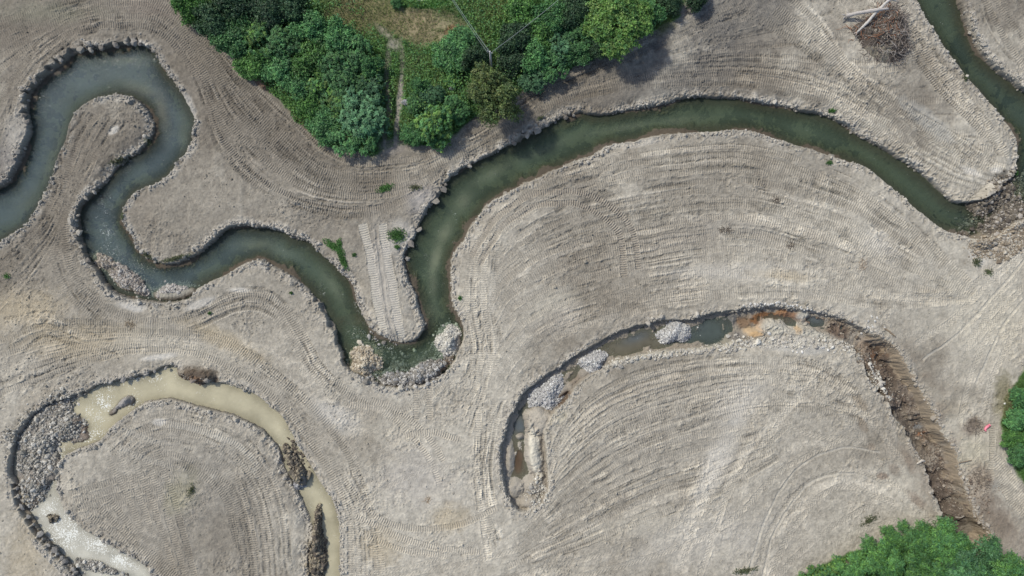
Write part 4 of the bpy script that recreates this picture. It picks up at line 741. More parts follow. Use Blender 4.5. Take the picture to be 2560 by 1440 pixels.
V, F, c0 = rocks(P, sz, [(1, 1, 1)], r); tag(mesh_np('bank_rubble', V, F, M_stone, col=np.repeat(cc, 12, axis=0) * np.clip(c0, .75, 1.35)), 'pale crumbling clods and stones along the bank edges', None, kind='stuff')
# crumbs of soil over the worked ground, thickest between the tracks
r = np.random.default_rng(99); n = 60000
px = r.uniform(-20, 2580, n); py = r.uniform(-20, 1460, n); xw, yw = W(px, py)
i = np.clip(np.searchsorted(xs, xw), 1, nx - 1); j = np.clip(np.searchsorted(ys, yw), 1, ny - 1)
ok = (r.random(n) < rough_zone[j, i] * (1 - 0.6 * Hmask[j, i])) & (Dany[j, i] < -0.05) & (veg[j, i] < 0.3)
P = np.stack([xw, yw, Z[j, i]], -1)[ok]; cc = col[j, i][ok]; sz = 0.035 * np.exp(r.normal(size=len(P)) * 0.5); P[:, 2] += sz * 0.3
V, F, c0 = rocks(P, sz, [(1, 1, 1)], r); cr = np.repeat(cc, 12, axis=0) * np.clip(c0, 0.8, 1.35)
tag(mesh_np('soil_crumbs', V, F, M_stone, col=cr), 'loose crumbs and clods of grey soil between the machine tracks', None, kind='stuff')

def block(x, y, size, label, group, seed, pal):
    r = np.random.default_rng(seed); V, F, c = rocks(np.zeros((1, 3)), np.array([size]), pal, r); V[:, 2] *= .8
    o = mesh_np('clay_block', V, F, M_ground, col=c); z = max(zat(x + a_, y + b_) for a_ in (-.35, 0, .35) for b_ in (-.35, 0, .35)); o.location = (x, y, z - size * .45); return tag(o, label, 'clay block', group)
BL = [(0, 20, 'angular clay block jutting from the outer bank round the upper left loop'), (2, 9, 'chunky clay block on the left bank above the brown stone heaps'), (3, 8, 'clay block on the serrated bank right of the pale track spit'), (4, 12, 'clay block on the serrated bank below the olive tree')]
TS = [TEETH_SETS[k] for k in (0, 2, 3, 4)]
for (k_, _, lb), tt in zip(BL, TS):
    for q_, t in enumerate(tt):
        if rnd.random() < .2: continue
        m_ = t[1] * .5 + t[3] * .5; e = (t[2] - m_) * rnd.uniform(-.4, .3); p = t[1] + e
        if abs(p[0]) < 53 and abs(p[1]) < 30: block(p[0], p[1], rnd.uniform(.22, .42), lb, lb + 's', 900 + k_ * 50 + q_, [(.27, .25, .22), (.34, .315, .27), (.22, .20, .175)])
for q_, t in enumerate(TEETH_B[:22]):
    p = t[1]; 
    if abs(p[1]) < 29.5: block(p[0], p[1], rnd.uniform(.2, .34), 'dark clay block in the toothed left bank of the muddy stream', 'dark clay blocks of the toothed bank', 1300 + q_, [(.24, .23, .215), (.30, .285, .26)])
def stone(px, py, size, pal, label, group, seed):
    r = np.random.default_rng(seed); x, y = W(px, py)
    V, F, c = rocks(np.zeros((1, 3)), np.array([size]), pal, r); o = mesh_np('stone', V, F, M_stone, col=c)
    o.location = (x, y, zat(x, y) + size * 0.35); return tag(o, label, 'stone', group)
sd = 0
for k in range(34):
    t = k / 33; px = 1862 + t * 165 + rnd.uniform(-4, 4); py = 768 - 12 * math.sin(t * 3.1) + t * 10 + rnd.uniform(-7, 4)
    sd += 1; stone(px, py, rnd.uniform(.10, .19), WHITE, 'white stone in the line along the upper rim of the trench', 'white stones on the upper trench rim', sd)
for k in range(12):
    sd += 1; stone(2180 + rnd.gauss(0, 14), 808 + rnd.gauss(0, 11), rnd.uniform(.08, .15), WHITE, 'pale stone scattered on the soil above the bend of the trench', 'pale stones above the trench bend', sd)
for k in range(22):
    sd += 1; stone(2040 + rnd.uniform(-85, 90), 872 + rnd.uniform(-9, 9), rnd.uniform(.08, .17), WHITE, 'white stone strewn below the trench among the bucket cuts', 'white stones below the trench', sd)
stone(2081, 869, .27, [(.66,.64,.58)], 'largest round white stone, lying below the trench beside a dark cut', None, 500)
stone(1926, 835, .20, [(.66,.64,.6)], 'single white stone beside the pale clay mound in the trench', None, 501)
stone(1130, 220, .34, [(.62,.60,.58)], 'pale boulder among the leaves, left of the olive tree', None, 502)
stone(1016, 258, .42, [(.30,.30,.33)], 'grey boulder beside the right rut of the farm track', None, 503)
stone(1033, 878, .22, [(.45,.47,.36)], 'greenish boulder standing in the shallow water of the lower bend', None, 504)
stone(2510, 1008, .14, [(.62,.6,.55)], 'small pale stone at the edge of the right thicket', None, 505)

# ------------------------------------------------------------------ plants
def leafmesh(P, Nn, T, a, b, colr):
    """diamond leaves folded a little; P centres, Nn normals, T long axis"""
    T = T - (T * Nn).sum(1)[:, None] * Nn; T /= np.linalg.norm(T, axis=1)[:, None] + 1e-9
    B = np.cross(Nn, T); a = a[:, None]; b = b[:, None]
    V = np.stack([P - T * a, P + B * b + T * a * 0.1, P + T * a - Nn * a * 0.25, P - B * b + T * a * 0.1], 1).reshape(-1, 3)
    F = np.arange(len(P) * 4).reshape(-1, 4); return V, F, np.repeat(colr, 4, axis=0)
def unit(v): return v / (np.linalg.norm(v, axis=-1, keepdims=True) + 1e-9)
def crown_mesh(name, style, R, Hh, pal, seed, dens=1.0):
    r = np.random.default_rng(seed); PS, NS, TS, AS, BS, CS = [], [], [], [], [], []
    nl = r.integers(9, 14) if style != 'fine' else r.integers(11, 17)
    lobes = []
    for k in range(nl):
        t = k * 2.4 + r.uniform(-.3, .3); q = math.sqrt((k + .5) / nl) * 0.78
        lr = R * r.uniform(.20, .42); lobes.append((np.array([q * R * math.cos(t), q * R * math.sin(t), Hh * (0.80 - 0.42 * q * q) - lr * 0.35 + r.uniform(-.2, .16) * Hh]), lr))
    pal = np.array(pal)
    for (c, lr) in lobes:
        nt = int((40 if style == 'rosette' else 70) * dens * (lr / (0.34 * R)) ** 2)
        d = unit(r.normal(size=(nt, 3)) + np.array([0, 0, 0.55])); d[:, 2] = np.abs(d[:, 2]) * np.where(r.random(nt) < .85, 1, -0.5)
        out = unit(c * np.array([1, 1, 0.2]) + 1e-3); d = unit(d + out * 0.25)
        tip = c + d * lr * r.uniform(.6, 1.3, (nt, 1)) * np.array([1, 1, .85])
        cc = pal[r.integers(0, len(pal), nt)] * r.uniform(.6, 1.4, (nt, 1))
        m = 17 if style == 'rosette' else 16
        tt = np.repeat(tip, m, 0); dd = np.repeat(d, m, 0); k2 = len(tt)
        if style == 'rosette':
            ax = unit(r.normal(size=(k2, 3)) * 0.9 + dd * 0.9); L = r.uniform(.08, .14, k2)
            PS.append(tt + ax * L[:, None] * 1.1 - np.array([0, 0, 1]) * r.uniform(0, .06, (k2, 1))); TS.append(ax)
            NS.append(unit(np.cross(ax, r.normal(size=(k2, 3))) * 0.5 + np.array([0, 0, 1.0]) + dd * .3)); AS.append(L); BS.append(L * r.uniform(.26, .38, k2))
        else:
            u_ = r.random((k2, 1)); PS.append(tt + dd * (u_ * .55 - .3) + r.normal(size=(k2, 3)) * (.15 * (1 - u_) + .04) - np.array([0, 0, .25]) * u_ ** 2); TS.append(unit(r.normal(size=(k2, 3)))); NS.append(unit(r.normal(size=(k2, 3)) * .75 + dd + np.array([0, 0, .35])))
            L = r.uniform(.07, .13, k2); AS.append(L); BS.append(L * r.uniform(.45, .65, k2))
        CS.append(np.repeat(cc, m, 0) * r.uniform(.8, 1.2, (k2, 1)))
    P = np.concatenate(PS); Nn = unit(np.concatenate(NS)); T = np.concatenate(TS)
    V, F, c = leafmesh(P, Nn, T, np.concatenate(AS), np.concatenate(BS), np.concatenate(CS))
    return mesh_np(name, V, F, M_leaf, col=c, link=False).data
def tube(pts, rad, sides=6, r=None, wob=0.0):
    pts = np.array(pts, float); n = len(pts); V = []
    for i in range(n):
        d = pts[min(i + 1, n - 1)] - pts[max(i - 1, 0)]; d /= np.linalg.norm(d) + 1e-9
        u = np.cross(d, (0, 0, 1) if abs(d[2]) < .9 else (1, 0, 0)); u /= np.linalg.norm(u); v = np.cross(d, u)
        for k in range(sides):
            t = 2 * math.pi * k / sides; q = rad[i] * (1 + (r.uniform(-wob, wob) if r else 0)); V.append(pts[i] + (u * math.cos(t) + v * math.sin(t)) * q)
    F = []
    for i in range(n - 1):
        for k in range(sides):
            a = i * sides + k; b = i * sides + (k + 1) % sides; F += [(a, b, b + sides), (a, b + sides, a + sides)]
    for k in range(1, sides - 1): F += [(0, k + 1, k), ((n - 1) * sides, (n - 1) * sides + k, (n - 1) * sides + k + 1)]
    return np.array(V), np.array(F)
def join(parts):
    V = []; F = []; Cc = []; o = 0
    for v, f, c in parts:
        V.append(v); F.append(np.array(f) + o); Cc.append(np.tile(np.array(c, float), (len(v), 1)) if np.ndim(c) == 1 else c); o += len(v)
    return np.concatenate(V), np.concatenate(F), np.concatenate(Cc)
def trunk_mesh(R, Hh, seed, thick=0.09):
    r = random.Random(seed); parts = []; bc = (.14, .11, .085)
    v, f = tube([(0, 0, -.5), (0.03, 0, Hh * .25), (0.0, 0.05, Hh * .6)], [thick * 1.3, thick, thick * .5], 8, r, .1); parts.append((v, f, bc))
    for k in range(8):
        t = k * 2.4 + r.uniform(-.3, .3); h0 = Hh * r.uniform(.1, .45); q = R * r.uniform(.4, .75)
        v, f = tube([(0, 0, h0), (q * .45 * math.cos(t), q * .45 * math.sin(t), h0 + Hh * .18), (q * math.cos(t), q * math.sin(t), h0 + Hh * r.uniform(.25, .38))], [thick * .5, thick * .35, thick * .12], 5, r, .1); parts.append((v, f, bc))
    V, F, c = join(parts); return mesh_np('trunk', V, F, M_bark, col=c, link=False).data
G_DARK = [(0.060,0.132,0.056),(0.085,0.172,0.065),(0.050,0.112,0.050)]; G_MID = [(0.099,0.238,0.078),(0.135,0.290,0.090),(0.078,0.191,0.069)]; G_BLUE = [(0.106,0.231,0.101),(0.142,0.284,0.129),(0.078,0.185,0.087)]
G_YEL = [(0.270,0.383,0.073),(0.213,0.343,0.067),(0.156,0.277,0.067),(0.341,0.409,0.090)]; G_OLI = [(0.220,0.238,0.073),(0.163,0.191,0.062),(0.284,0.264,0.090),(0.121,0.152,0.056)]; G_BR = [(0.121,0.264,0.062),(0.170,0.330,0.073),(0.099,0.218,0.058)]
for L_, f_ in ((G_DARK, (.85, .8, .95)), (G_MID, (.98, 1.0, 1.1)), (G_BLUE, (.95, .98, 1.05)), (G_BR, (.9, .96, 1.05)), (G_YEL, (.60, .80, .95)), (G_OLI, (.66, .86, .9))):
    for i_ in range(len(L_)): L_[i_] = tuple(L_[i_][k_] * f_[k_] for k_ in range(3))
KIND = {}
def kind(nm, style, pal, n=2, R=2.0, Hh=2.6, dens=1.0):
    KIND[nm] = [(crown_mesh('crown', style, R, Hh, pal, hash_(nm) + k, dens), trunk_mesh(R, Hh, 3 + k, 0.04 * Hh), R, Hh) for k in range(n)]
def hash_(s): return sum(ord(c) * (i + 3) for i, c in enumerate(s)) % 9973
kind('dark', 'fine', G_DARK); kind('mid', 'fine', G_MID); kind('spiky', 'rosette', G_MID, 3); kind('blue', 'rosette', G_BLUE, 2); kind('yel', 'rosette', G_YEL + G_MID, 2); kind('midfine', 'fine', G_BR, 2)
kind('olive', 'fine', G_OLI, 1, 3.0, 6.5, 1.7); kind('lime', 'fine', G_YEL, 1, 3.0, 6.5, 2.0); kind('leafydark', 'fine', G_MID + G_BLUE, 2, 3.2, 7.0, 1.7); kind('leafy', 'fine', G_BR + G_MID, 3, 3.2, 7.0, 1.9)
def plant(nm, px, py, rpx, label, kd, hmul=1.0, cat='shrub', group=None, z0=None):
    vs = KIND[kd]; cm, tm, R, Hh = vs[rnd.randrange(len(vs))]
    s = rpx * S / R; hz = s * Hh * hmul; x, y = W(px, py, hz * 0.62); zb = zat(x, y)
    rt = empty(nm, (x, y, zb), label, cat, group, rnd.uniform(0, 6.28)); rt.scale = (s * rnd.uniform(.82, 1.2), s * rnd.uniform(.82, 1.2), s * hmul * rnd.uniform(.85, 1.2))
    for n2, me in (('trunk', tm), ('crown', cm)):
        o = bpy.data.objects.new(n2, me); C.objects.link(o); o.parent = rt
    return rt
TH = 'shrubs of the thicket beside the worked ground'
for a in [
 ('shrub',470,10,42,'bright green shrub at the far left corner of the left thicket','midfine'),
 ('shrub',530,50,46,'dark shrub second along the upper left edge of the thicket','dark'),
 ('shrub',590,10,50,'very dark shrub touching the top edge, left part of the thicket','dark'),
 ('shrub',665,20,50,'dark evergreen shrub at the top edge left of the dry meadow','dark'),
 ('shrub',585,85,44,'green shrub on the slope edge near the yellow tipped one','mid'),
 ('shrub',650,105,44,'yellow tipped shrub in the upper middle of the left thicket','yel'),
 ('shrub',735,25,46,'dull dark shrub beside the meadow at the top edge','dark'),
 ('shrub',775,70,48,'feathery green shrub on the left border of the dry meadow','mid'),
 ('shrub',630,155,40,'bright leafy shrub just above the reddish soil edge','midfine'),
 ('shrub',710,110,46,'dense mid green shrub in the centre of the left thicket','spiky'),
 ('shrub',695,175,40,'low weedy shrub behind the reddish soil strip','mid'),
 ('shrub',840,95,46,'rounded feathery shrub on the meadow corner','mid'),
 ('shrub',780,145,46,'fine leaved shrub in the heart of the left thicket','midfine'),
 ('shrub',895,130,44,'large spiky leaved shrub above the farm track','spiky'),
 ('shrub',850,170,46,'star leaved shrub between the meadow and yellow tips','spiky'),
 ('shrub',925,165,34,'green shrub overhanging the left rut near its top','mid'),
 ('shrub',740,215,38,'low grassy looking shrub close to the soil edge','mid'),
 ('shrub',800,205,42,'lime tipped shrub, upper one of the pale pair','yel'),
 ('shrub',870,225,44,'dark star leaved shrub beside the lime tipped one','spiky'),
 ('shrub',840,265,44,'lime tipped shrub, lower one of the pale pair','yel'),
 ('shrub',925,225,36,'dense shrub pressing against the left rut, middle height','blue'),
 ('shrub',775,270,36,'weedy low shrub on the lower left thicket edge','midfine'),
 ('shrub',905,285,54,'largest blue green spiky shrub beside the left rut','blue'),
 ('shrub',810,315,36,'small shrub on the sloping lower edge of the left thicket','mid'),
 ('shrub',860,345,40,'leafy shrub at the lower tip of the left thicket','spiky'),
 ('shrub',915,345,38,'bristly shrub at the lower right tip, next to the ruts','spiky'),
 ('shrub',1130,125,46,'dense green shrub below the brown meadow','mid'),
 ('shrub',1185,145,40,'dark shrub beneath the overhead cable','dark'),
 ('shrub',1195,180,26,'small bright shrub just left of the olive tree top','midfine'),
 ('shrub',1165,100,34,'shrub squeezed between the meadow and the cable','spiky'),
 ('shrub',1130,200,24,'lime leaved bush beside the pale boulder','yel'),
 ('shrub',1165,235,20,'tiny lime bush against the left side of the olive tree','yel'),
 ('shrub',1085,240,30,'blue grey shrub standing alone between ruts and olive tree','blue'),
 ('shrub',1050,215,26,'small green bush near the right rut','mid'),
 ('shrub',1040,255,24,'leafy bush beside the grey boulder','spiky'),
 ('shrub',1090,310,46,'bright round shrub at the lower edge right of the ruts','yel'),
 ('shrub',1035,332,30,'olive tinted bush at the foot of the right rut','mid'),
 ('shrub',1135,275,34,'dark shrub between the bright round one and olive tree','spiky'),
 ('shrub',1075,335,34,'dark bush hugging the tracked soil right of the ruts','mid'),
 ('shrub',1300,20,44,'grassy green shrub at the top, right of the cables','midfine'),
 ('shrub',1350,85,46,'lush shrub below the second cable','midfine'),
 ('shrub',1290,95,42,'dark green shrub just right of the pole','dark'),
 ('shrub',1285,150,38,'shadowy shrub touching the top of the olive tree','dark'),
 ('shrub',1340,145,44,'mid green shrub in the middle of the right thicket','mid'),
 ('shrub',1335,195,34,'pale leaved shrub right beside the olive tree','blue'),
 ('shrub',1385,165,38,'leafy shrub on the lower edge of the right thicket','spiky'),
 ('shrub',1380,40,42,'round green shrub near the yellow flowering patch','mid'),
 ('shrub',1400,115,44,'dull grey green shrub on the right thicket slope','blue'),
 ('shrub',1440,30,46,'dark shrub at the top edge left of the lime tree','dark'),
 ('shrub',1455,80,44,'star leaved shrub left of the lime green tree','spiky'),
 ('shrub',1445,130,36,'low shrub above the soil, left of the lime tree','mid'),
 ('shrub',1490,115,32,'dark bush tucked under the lime tree on its left','dark'),
 ('shrub',1620,35,36,'shrub behind the lime tree on its right','mid'),
 ('shrub',1670,0,34,'last dark shrub on the right end of the thicket','dark'),
 ('shrub',1745,-10,30,'lone dark bush cut by the top edge','dark'),
 ('shrub',990,5,14,'tiny bush on the dry meadow at the top edge','mid'),
 ]: plant(*a, cat='shrub', group=TH)
plant('olive_tree', 1238, 232, 72, 'olive brown tree overhanging the bank, right of the ruts', 'olive', 1.0, 'tree')
plant('lime_tree', 1550, 52, 74, 'tall lime green tree at the right side of the thicket', 'lime', .75, 'tree')
TB = 'leafy trees in the lower right corner'
for a in [(2290,1345,56,'leafy tree whose crown hangs over the end of the trench'), (2360,1375,70,'broad leafy tree right of the trench end tree'), (2210,1395,58,'dark leafy tree in the middle of the corner wood'), (2440,1400,76,'large crowned tree near the lower right corner'),
          (2140,1425,44,'low crowned tree at the left of the corner wood'), (2500,1440,70,'tree cut by the bottom edge nearest the corner'), (2300,1425,66,'bright tree cut by the bottom edge below the trench'), (2400,1450,60,'tree crown at the bottom edge below the large crown'), (2230,1345,30,'small narrow tree in front of the corner wood')]:
    plant('leafy_tree', a[0], a[1], a[2] * .86, a[3], rnd.choice(['leafy', 'leafydark']), rnd.uniform(.7, 1.1), 'tree', TB)
for a in [(2060,1440,30,'low bush at the left tip of the corner wood'), (2010,1450,24,'weedy bush left of the corner wood at the bottom edge'), (2095,1420,26,'yellowish bush between low tree and tracked soil')]: plant('shrub', *a, 'yel', .8, 'shrub', None)
for a in [(2545,1050,34,'spiky shrub cut by the right edge, uppermost'), (2535,1095,30,'yellow green bush below the spiky one at the right edge'), (2550,1135,34,'blue green bush beside the white branch at the right edge'), (2560,1000,30,'brownish bush high on the right edge')]:
    plant('shrub', *a, rnd.choice(['spiky', 'mid', 'midfine']), .9, 'shrub', None)
# weeds
def weed(px, py, rx, ry, ang, n, label, pal=G_BR, h=.18, nm='weed_patch', spread=1.0):
    n = int(n * 1.7)
    r = np.random.default_rng(int(px * 3 + py)); x, y = W(px, py); zb = zat(x, y)
    t = r.uniform(0, 6.28, n); q = np.clip(np.abs(r.normal(size=n)) * .45, 0, 1.0); a = math.radians(-ang)
    u = q * np.cos(t) * rx * S; v = q * np.sin(t) * ry * S
    xl = u * math.cos(a) - v * math.sin(a); yl = u * math.sin(a) + v * math.cos(a)
    zl = znp(xl + x, yl + y) - zb + r.uniform(.02, h, n)
    P = np.stack([xl, yl, zl], -1); Nn = unit(r.normal(size=(n, 3)) * .5 + np.array([0, 0, 1])); T = unit(r.normal(size=(n, 3)))
    L = r.uniform(.05, .11, n); V, F, c = leafmesh(P, Nn, T, L, L * .4, np.array(pal)[r.integers(0, len(pal), n)] * r.uniform(.8, 1.3, (n, 1)))
    o = mesh_np(nm, V, F, M_leaf, col=c); o.location = (x, y, zb); return tag(o, label, 'weeds', None)
BW = [(.06,.15,.035),(.08,.19,.04),(.045,.11,.03)]; DULL = [(.10,.13,.06),(.14,.14,.08),(.08,.10,.05)]
for a in [(835,617,34,10,35,900,'bright green weed strip on the bank above the stream, upper arm',BW),(857,650,9,30,-25,700,'bright green weed strip running down to the bank, lower arm',BW),(848,612,9,20,0,250,'small upright weed tuft topping the green strip',BW),
          (992,588,26,20,0,900,'leafy green weed bush at the neck of the spit',BW),(993,617,8,6,0,120,'tiny weed tuft below the leafy bush on the spit',BW),(962,470,26,11,-15,420,'green weeds above the spit on tracked soil',BW),(1038,469,20,8,0,150,'thin weeds near the bank right of the green ones',DULL),
          (885,637,6,5,0,80,'small green tuft beside the weed strip',BW),(2082,276,9,6,0,130,'green tuft on the upper bank of the long bend',BW),(2073,407,10,6,0,110,'green tuft on the lower bank of the long bend',BW),(2412,195,7,14,-20,90,'thin green weeds on the right stream bank',DULL),
          (16,690,10,8,0,120,'green tuft near the left edge on tracked soil',BW),(304,540,7,12,0,140,'green weeds on the left shore of the rounded spit',DULL),(295,400,30,9,-25,420,'green weeds on the inner bank of the narrow tongue',DULL),(365,350,8,14,20,130,'mossy weeds on the right cliff of the tongue',DULL),
          (440,645,44,7,-15,420,'green weeds along the foot of the rounded spit',DULL),(370,640,24,7,35,200,'green weeds at the lower left shore of the rounded spit',DULL),(2440,655,16,14,0,180,'green weeds near the sandy cobbles',DULL),(2470,680,14,10,0,120,'dull weeds below the sandy cobbles',DULL),
          (525,783,6,5,0,70,'single tuft between the machine tracks on the left',BW),(728,732,5,4,0,60,'single tuft on the bank of the middle bend',BW),(1150,745,6,7,0,80,'green tuft on the right bank of the spit arm',BW),(1350,295,14,4,-25,110,'thin weeds on the sloping stone bank',DULL),
          (2555,430,8,8,0,120,'green tuft at the tip of the triangle by the right edge',BW),(600,1230,0.1,0.1,0,4,'tiny sprout on the lower left island',DULL),(480,1225,12,24,20,140,'sparse weeds in the middle of the lower left island',DULL),(2170,1300,30,14,-30,200,'grey green weeds left of the overhanging tree',DULL),
          (1860,1425,40,10,-10,260,'faint weeds at the bottom edge left of the corner wood',DULL),(1590,575,0.1,0.1,0,4,'tiny sprout beside the fresh track pair',DULL),(1120,925,6,14,30,90,'weeds beside the muddy pool of the lower bend',DULL)]:
    if a[5] > 10: weed(*a)
# grass and ground cover
def cover(name, label, n, region, pal, h, seed, wd=.02):
    r = np.random.default_rng(seed); x0, y0, x1, y1 = region
    px = r.uniform(x0, x1, n); py = r.uniform(y0, y1, n); xw, yw = W(px, py)
    i = np.clip(np.searchsorted(xs, xw), 1, nx - 1); j = np.clip(np.searchsorted(ys, yw), 1, ny - 1)
    g_ = col[j, i]; ok = (veg[j, i] > 0.5) & (g_[:, 1] < 0.235)
    P = np.stack([xw, yw, Z[j, i]], -1)[ok]; cc = g_[ok]; m = len(P)
    hh = r.uniform(.4, 1, m) * h; lean = r.normal(size=(m, 3)) * .45; lean[:, 2] = 1; lean = unit(lean)
    side = unit(np.cross(lean, r.normal(size=(m, 3))))
    V = np.stack([P - side * wd, P + side * wd, P + lean * hh[:, None]], 1).reshape(-1, 3)
    c = cc * 1.05 * r.uniform(.7, 1.4, (m, 1)) * (1 + 0.0) ; c = np.repeat(c * np.array(pal), 3, 0)
    return tag(mesh_np(name, V, np.arange(m * 3).reshape(-1, 3), M_grass, col=c), label, None, kind='stuff')
cover('grass', 'rough grass and low weeds under and between the upper shrubs', 150000, (420, -60, 1740, 395), (.85, 1.35, .75), .30, 41, .022)
cover('grass', 'rough grass at the foot of the lower right trees', 40000, (1960, 1320, 2580, 1500), (.9, 1.15, .8), .30, 42, .022)
cover('grass', 'rough grass at the right edge', 16000, (2480, 850, 2620, 1260), (.95, 1.1, .8), .30, 43, .022)
# low broad leaves along the left thicket edge
r = np.random.default_rng(8); n = 60000; px = r.uniform(440, 1500, n); py = r.uniform(-10, 390, n); xw, yw = W(px, py)
i = np.clip(np.searchsorted(xs, xw), 1, nx - 1); j = np.clip(np.searchsorted(ys, yw), 1, ny - 1)
ok = (VEG[j, i] > -0.05) & ((VEG[j, i] < 1.6) | (r.random(n) < .7)) & (col[j, i][:, 1] < .16); m = ok.sum()
P = np.stack([xw, yw, Z[j, i] + r.uniform(.05, 1.0, n) ** 1.6 * np.clip(VEG[j, i] * .9 + .3, .3, 1.7)], -1)[ok]; L = r.uniform(.06, .13, m)
V, F, c = leafmesh(P, unit(r.normal(size=(m, 3)) * .5 + np.array([0, 0, 1])), unit(r.normal(size=(m, 3))), L, L * .5, np.array(G_YEL + G_BR + G_MID)[r.integers(0, 10, m)] * r.uniform(.7, 1.2, (m, 1)))
tag(mesh_np('ground_cover', V, F, M_leaf, col=c), 'broad leaved weeds covering the edge of the thicket', None, kind='stuff')

# ------------------------------------------------------------------ brush pile and logs
bx, by = W(2208, 90); bz = zat(bx, by)
bp_ = empty('brush_pile', (bx, by, bz), 'tangled pile of uprooted roots, twigs and soil on the tracked ground', 'brush pile')
r = np.random.default_rng(77)
outline = [(2140,60),(2128,75),(2140,100),(2160,125),(2185,148),(2215,158),(2245,150),(2268,120),(2266,92),(2258,60),(2250,30),(2225,14),(2195,25),(2165,45)]
ow = catmull(pw(outline), .3, closed=True) - np.array([bx, by]); no = len(ow)
k = 22; MV = []; 
for a_ in range(k):
    q = a_ / (k - 1); hgt = 1.25 * (1 - q ** 2.2)
    for p in ow:
        x, y = p * q * 1.03; nzv = mnoise.noise(Vector((x * .9, y * .9, 1))) * .45 + mnoise.noise(Vector((x * 3, y * 3, 4))) * .22
        MV.append((x, y, hgt * (1 + nzv) - 0.05 + (nzv * .15)))
I = np.arange(k * no).reshape(k, no); BF = np.stack([I[:-1], np.roll(I[:-1], -1, 1), np.roll(I[1:], -1, 1), I[1:]], -1).reshape(-1, 4)[:, ::-1]
MV = np.array(MV); rr = r.random(len(MV)); mc = np.where((MV[:, 1] < -1.2)[:, None] & (MV[:, 0] < .4)[:, None], (.24, .215, .165), (.10, .083, .068)) * (0.7 + 0.6 * rr[:, None])
mesh_np('soil_mound', MV, BF, M_ground, bp_, col=mc)
def moundz(x, y):
    d = ((MV[:, 0] - x) ** 2 + (MV[:, 1] - y) ** 2).argmin(); return MV[d, 2]
parts = []; rr2 = random.Random(12)
for t in range(1000):
    p = ow[rr2.randrange(no)] * math.sqrt(rr2.random()) * 1.14; z = moundz(*p) + rr2.uniform(-.05, .16); L = rr2.uniform(.25, .8) * (1.9 if t % 7 == 0 else 1); th = rr2.uniform(0, 6.28); e = rr2.uniform(-.35, .45)
    pts = [np.array([p[0], p[1], z])]; 
    for s_ in range(4):
        th += rr2.uniform(-.6, .6); pts.append(pts[-1] + np.array([math.cos(th), math.sin(th), e + rr2.uniform(-.4, .3)]) * L / 4 * 1.2)
    for q in pts: q[2] = max(q[2], 0.03)
    rd = rr2.uniform(.012, .032); red = p[0] < .9 and p[1] > -.6 and rr2.random() < .28
    c = (.30, .135, .07) if red else rr2.choice([(.23, .19, .16), (.14, .115, .10), (.42, .38, .34), (.19, .16, .14), (.10, .08, .07), (.30, .26, .23)])
    v, f = tube(pts, [rd, rd * .9, rd * .8, rd * .6, rd * .3], 4); parts.append((v, f, c))
V, F, c = join(parts); tag(mesh_np('twigs', V, F, M_wood, bp_, col=c), None, None, kind='stuff')
r9 = np.random.default_rng(5); t = 700; ii = r9.integers(0, len(MV), t); V, F, c = rocks(MV[ii] + np.array([0, 0, .02]), .05 * np.exp(r9.normal(size=t) * .4), [(.20,.17,.14),(.12,.10,.085),(.3,.27,.22)], r9)
tag(mesh_np('clods', V, F, M_stone, bp_, col=c), None, None, kind='stuff')
def log(label, pts, rad, colr, zoff, stubs=(), nm='log'):
    W3 = [(*W(p[0], p[1]), p[2]) for p in pts]; o0 = np.array([W3[0][0], W3[0][1], 0.0])
    P = [np.array(q) - o0 for q in W3]; PP = []; RR = []
    for i in range(len(P) - 1):
        for s_ in range(5): PP.append(P[i] + (P[i + 1] - P[i]) * s_ / 5 + np.array([rnd.uniform(-.02, .02), rnd.uniform(-.02, .02), rnd.uniform(-.02, .02)])); RR.append(rad[i] + (rad[i + 1] - rad[i]) * s_ / 5)
    PP.append(P[-1]); RR.append(rad[-1]); v, f = tube(PP, RR, 10, rnd, .12); parts = [(v, f, colr)]
    for (i, dx, dy, dz, rd) in stubs:
        b = PP[i]; v, f = tube([b, b + np.array([dx, dy, dz]) * .5, b + np.array([dx, dy, dz])], [rd, rd * .7, rd * .3], 6, rnd, .15); parts.append((v, f, tuple(np.array(colr) * .9)))
    V, F, c = join(parts); o = mesh_np(nm, V, F, M_wood, col=c, smooth=True); o.location = o0; return tag(o, label, 'log')
zb = bz
log('thick pale barkless log lying level across the pile, ending in a root plate', [(2110,44,zb+.45),(2140,42,zb+1.0),(2170,40,zb+1.45),(2199,38,zb+1.55)], [.20,.17,.19,.10], (.42, .39, .36), 0, [(0,-.5,.1,.1,.10),(0,-.35,-.35,.05,.09),(1,-.3,.5,.1,.08),(0,-.3,-.5,-.2,.09),(14,.1,.4,.2,.05),(12,.2,.5,.1,.04)])
log('long bleached log slanting over the pile with a forked upper end', [(2136,86,zb+.5),(2155,66,zb+1.1),(2171,46,zb+1.28),(2188,28,zb+1.6),(2205,14,zb+1.55),(2224,16,zb+1.2)], [.10,.14,.14,.13,.12,.06], (.50, .47, .43), 0, [(0,-.3,-.1,-.1,.08),(0,-.1,-.35,-.1,.08),(19,.1,.4,.1,.05),(24,.3,-.1,0,.04),(12,.35,.3,.1,.04)])
log('white bleached branch lying at the edge of the right thicket', [(2522,1138,.25),(2535,1141,.45),(2555,1144,.5)], [.07,.09,.05], (.6, .58, .55), 0, [(5,.2,.3,.1,.04),(3,.1,-.3,0,.03)], 'branch')
log('thin pale root standing out at the end of the trench', [(2398,1298,-.6),(2400,1292,.2),(2402,1286,.5)], [.05,.04,.02], (.5, .45, .38), 0, [(6,.25,.1,.05,.025)], 'branch')
tag(log('small dark timber lying on soil right of the trench head', [(2210,820,.1),(2224,830,.1),(2238,842,.1)], [.05,.09,.04], (.25, .19, .13), 0, [], 'branch'), None, 'log')
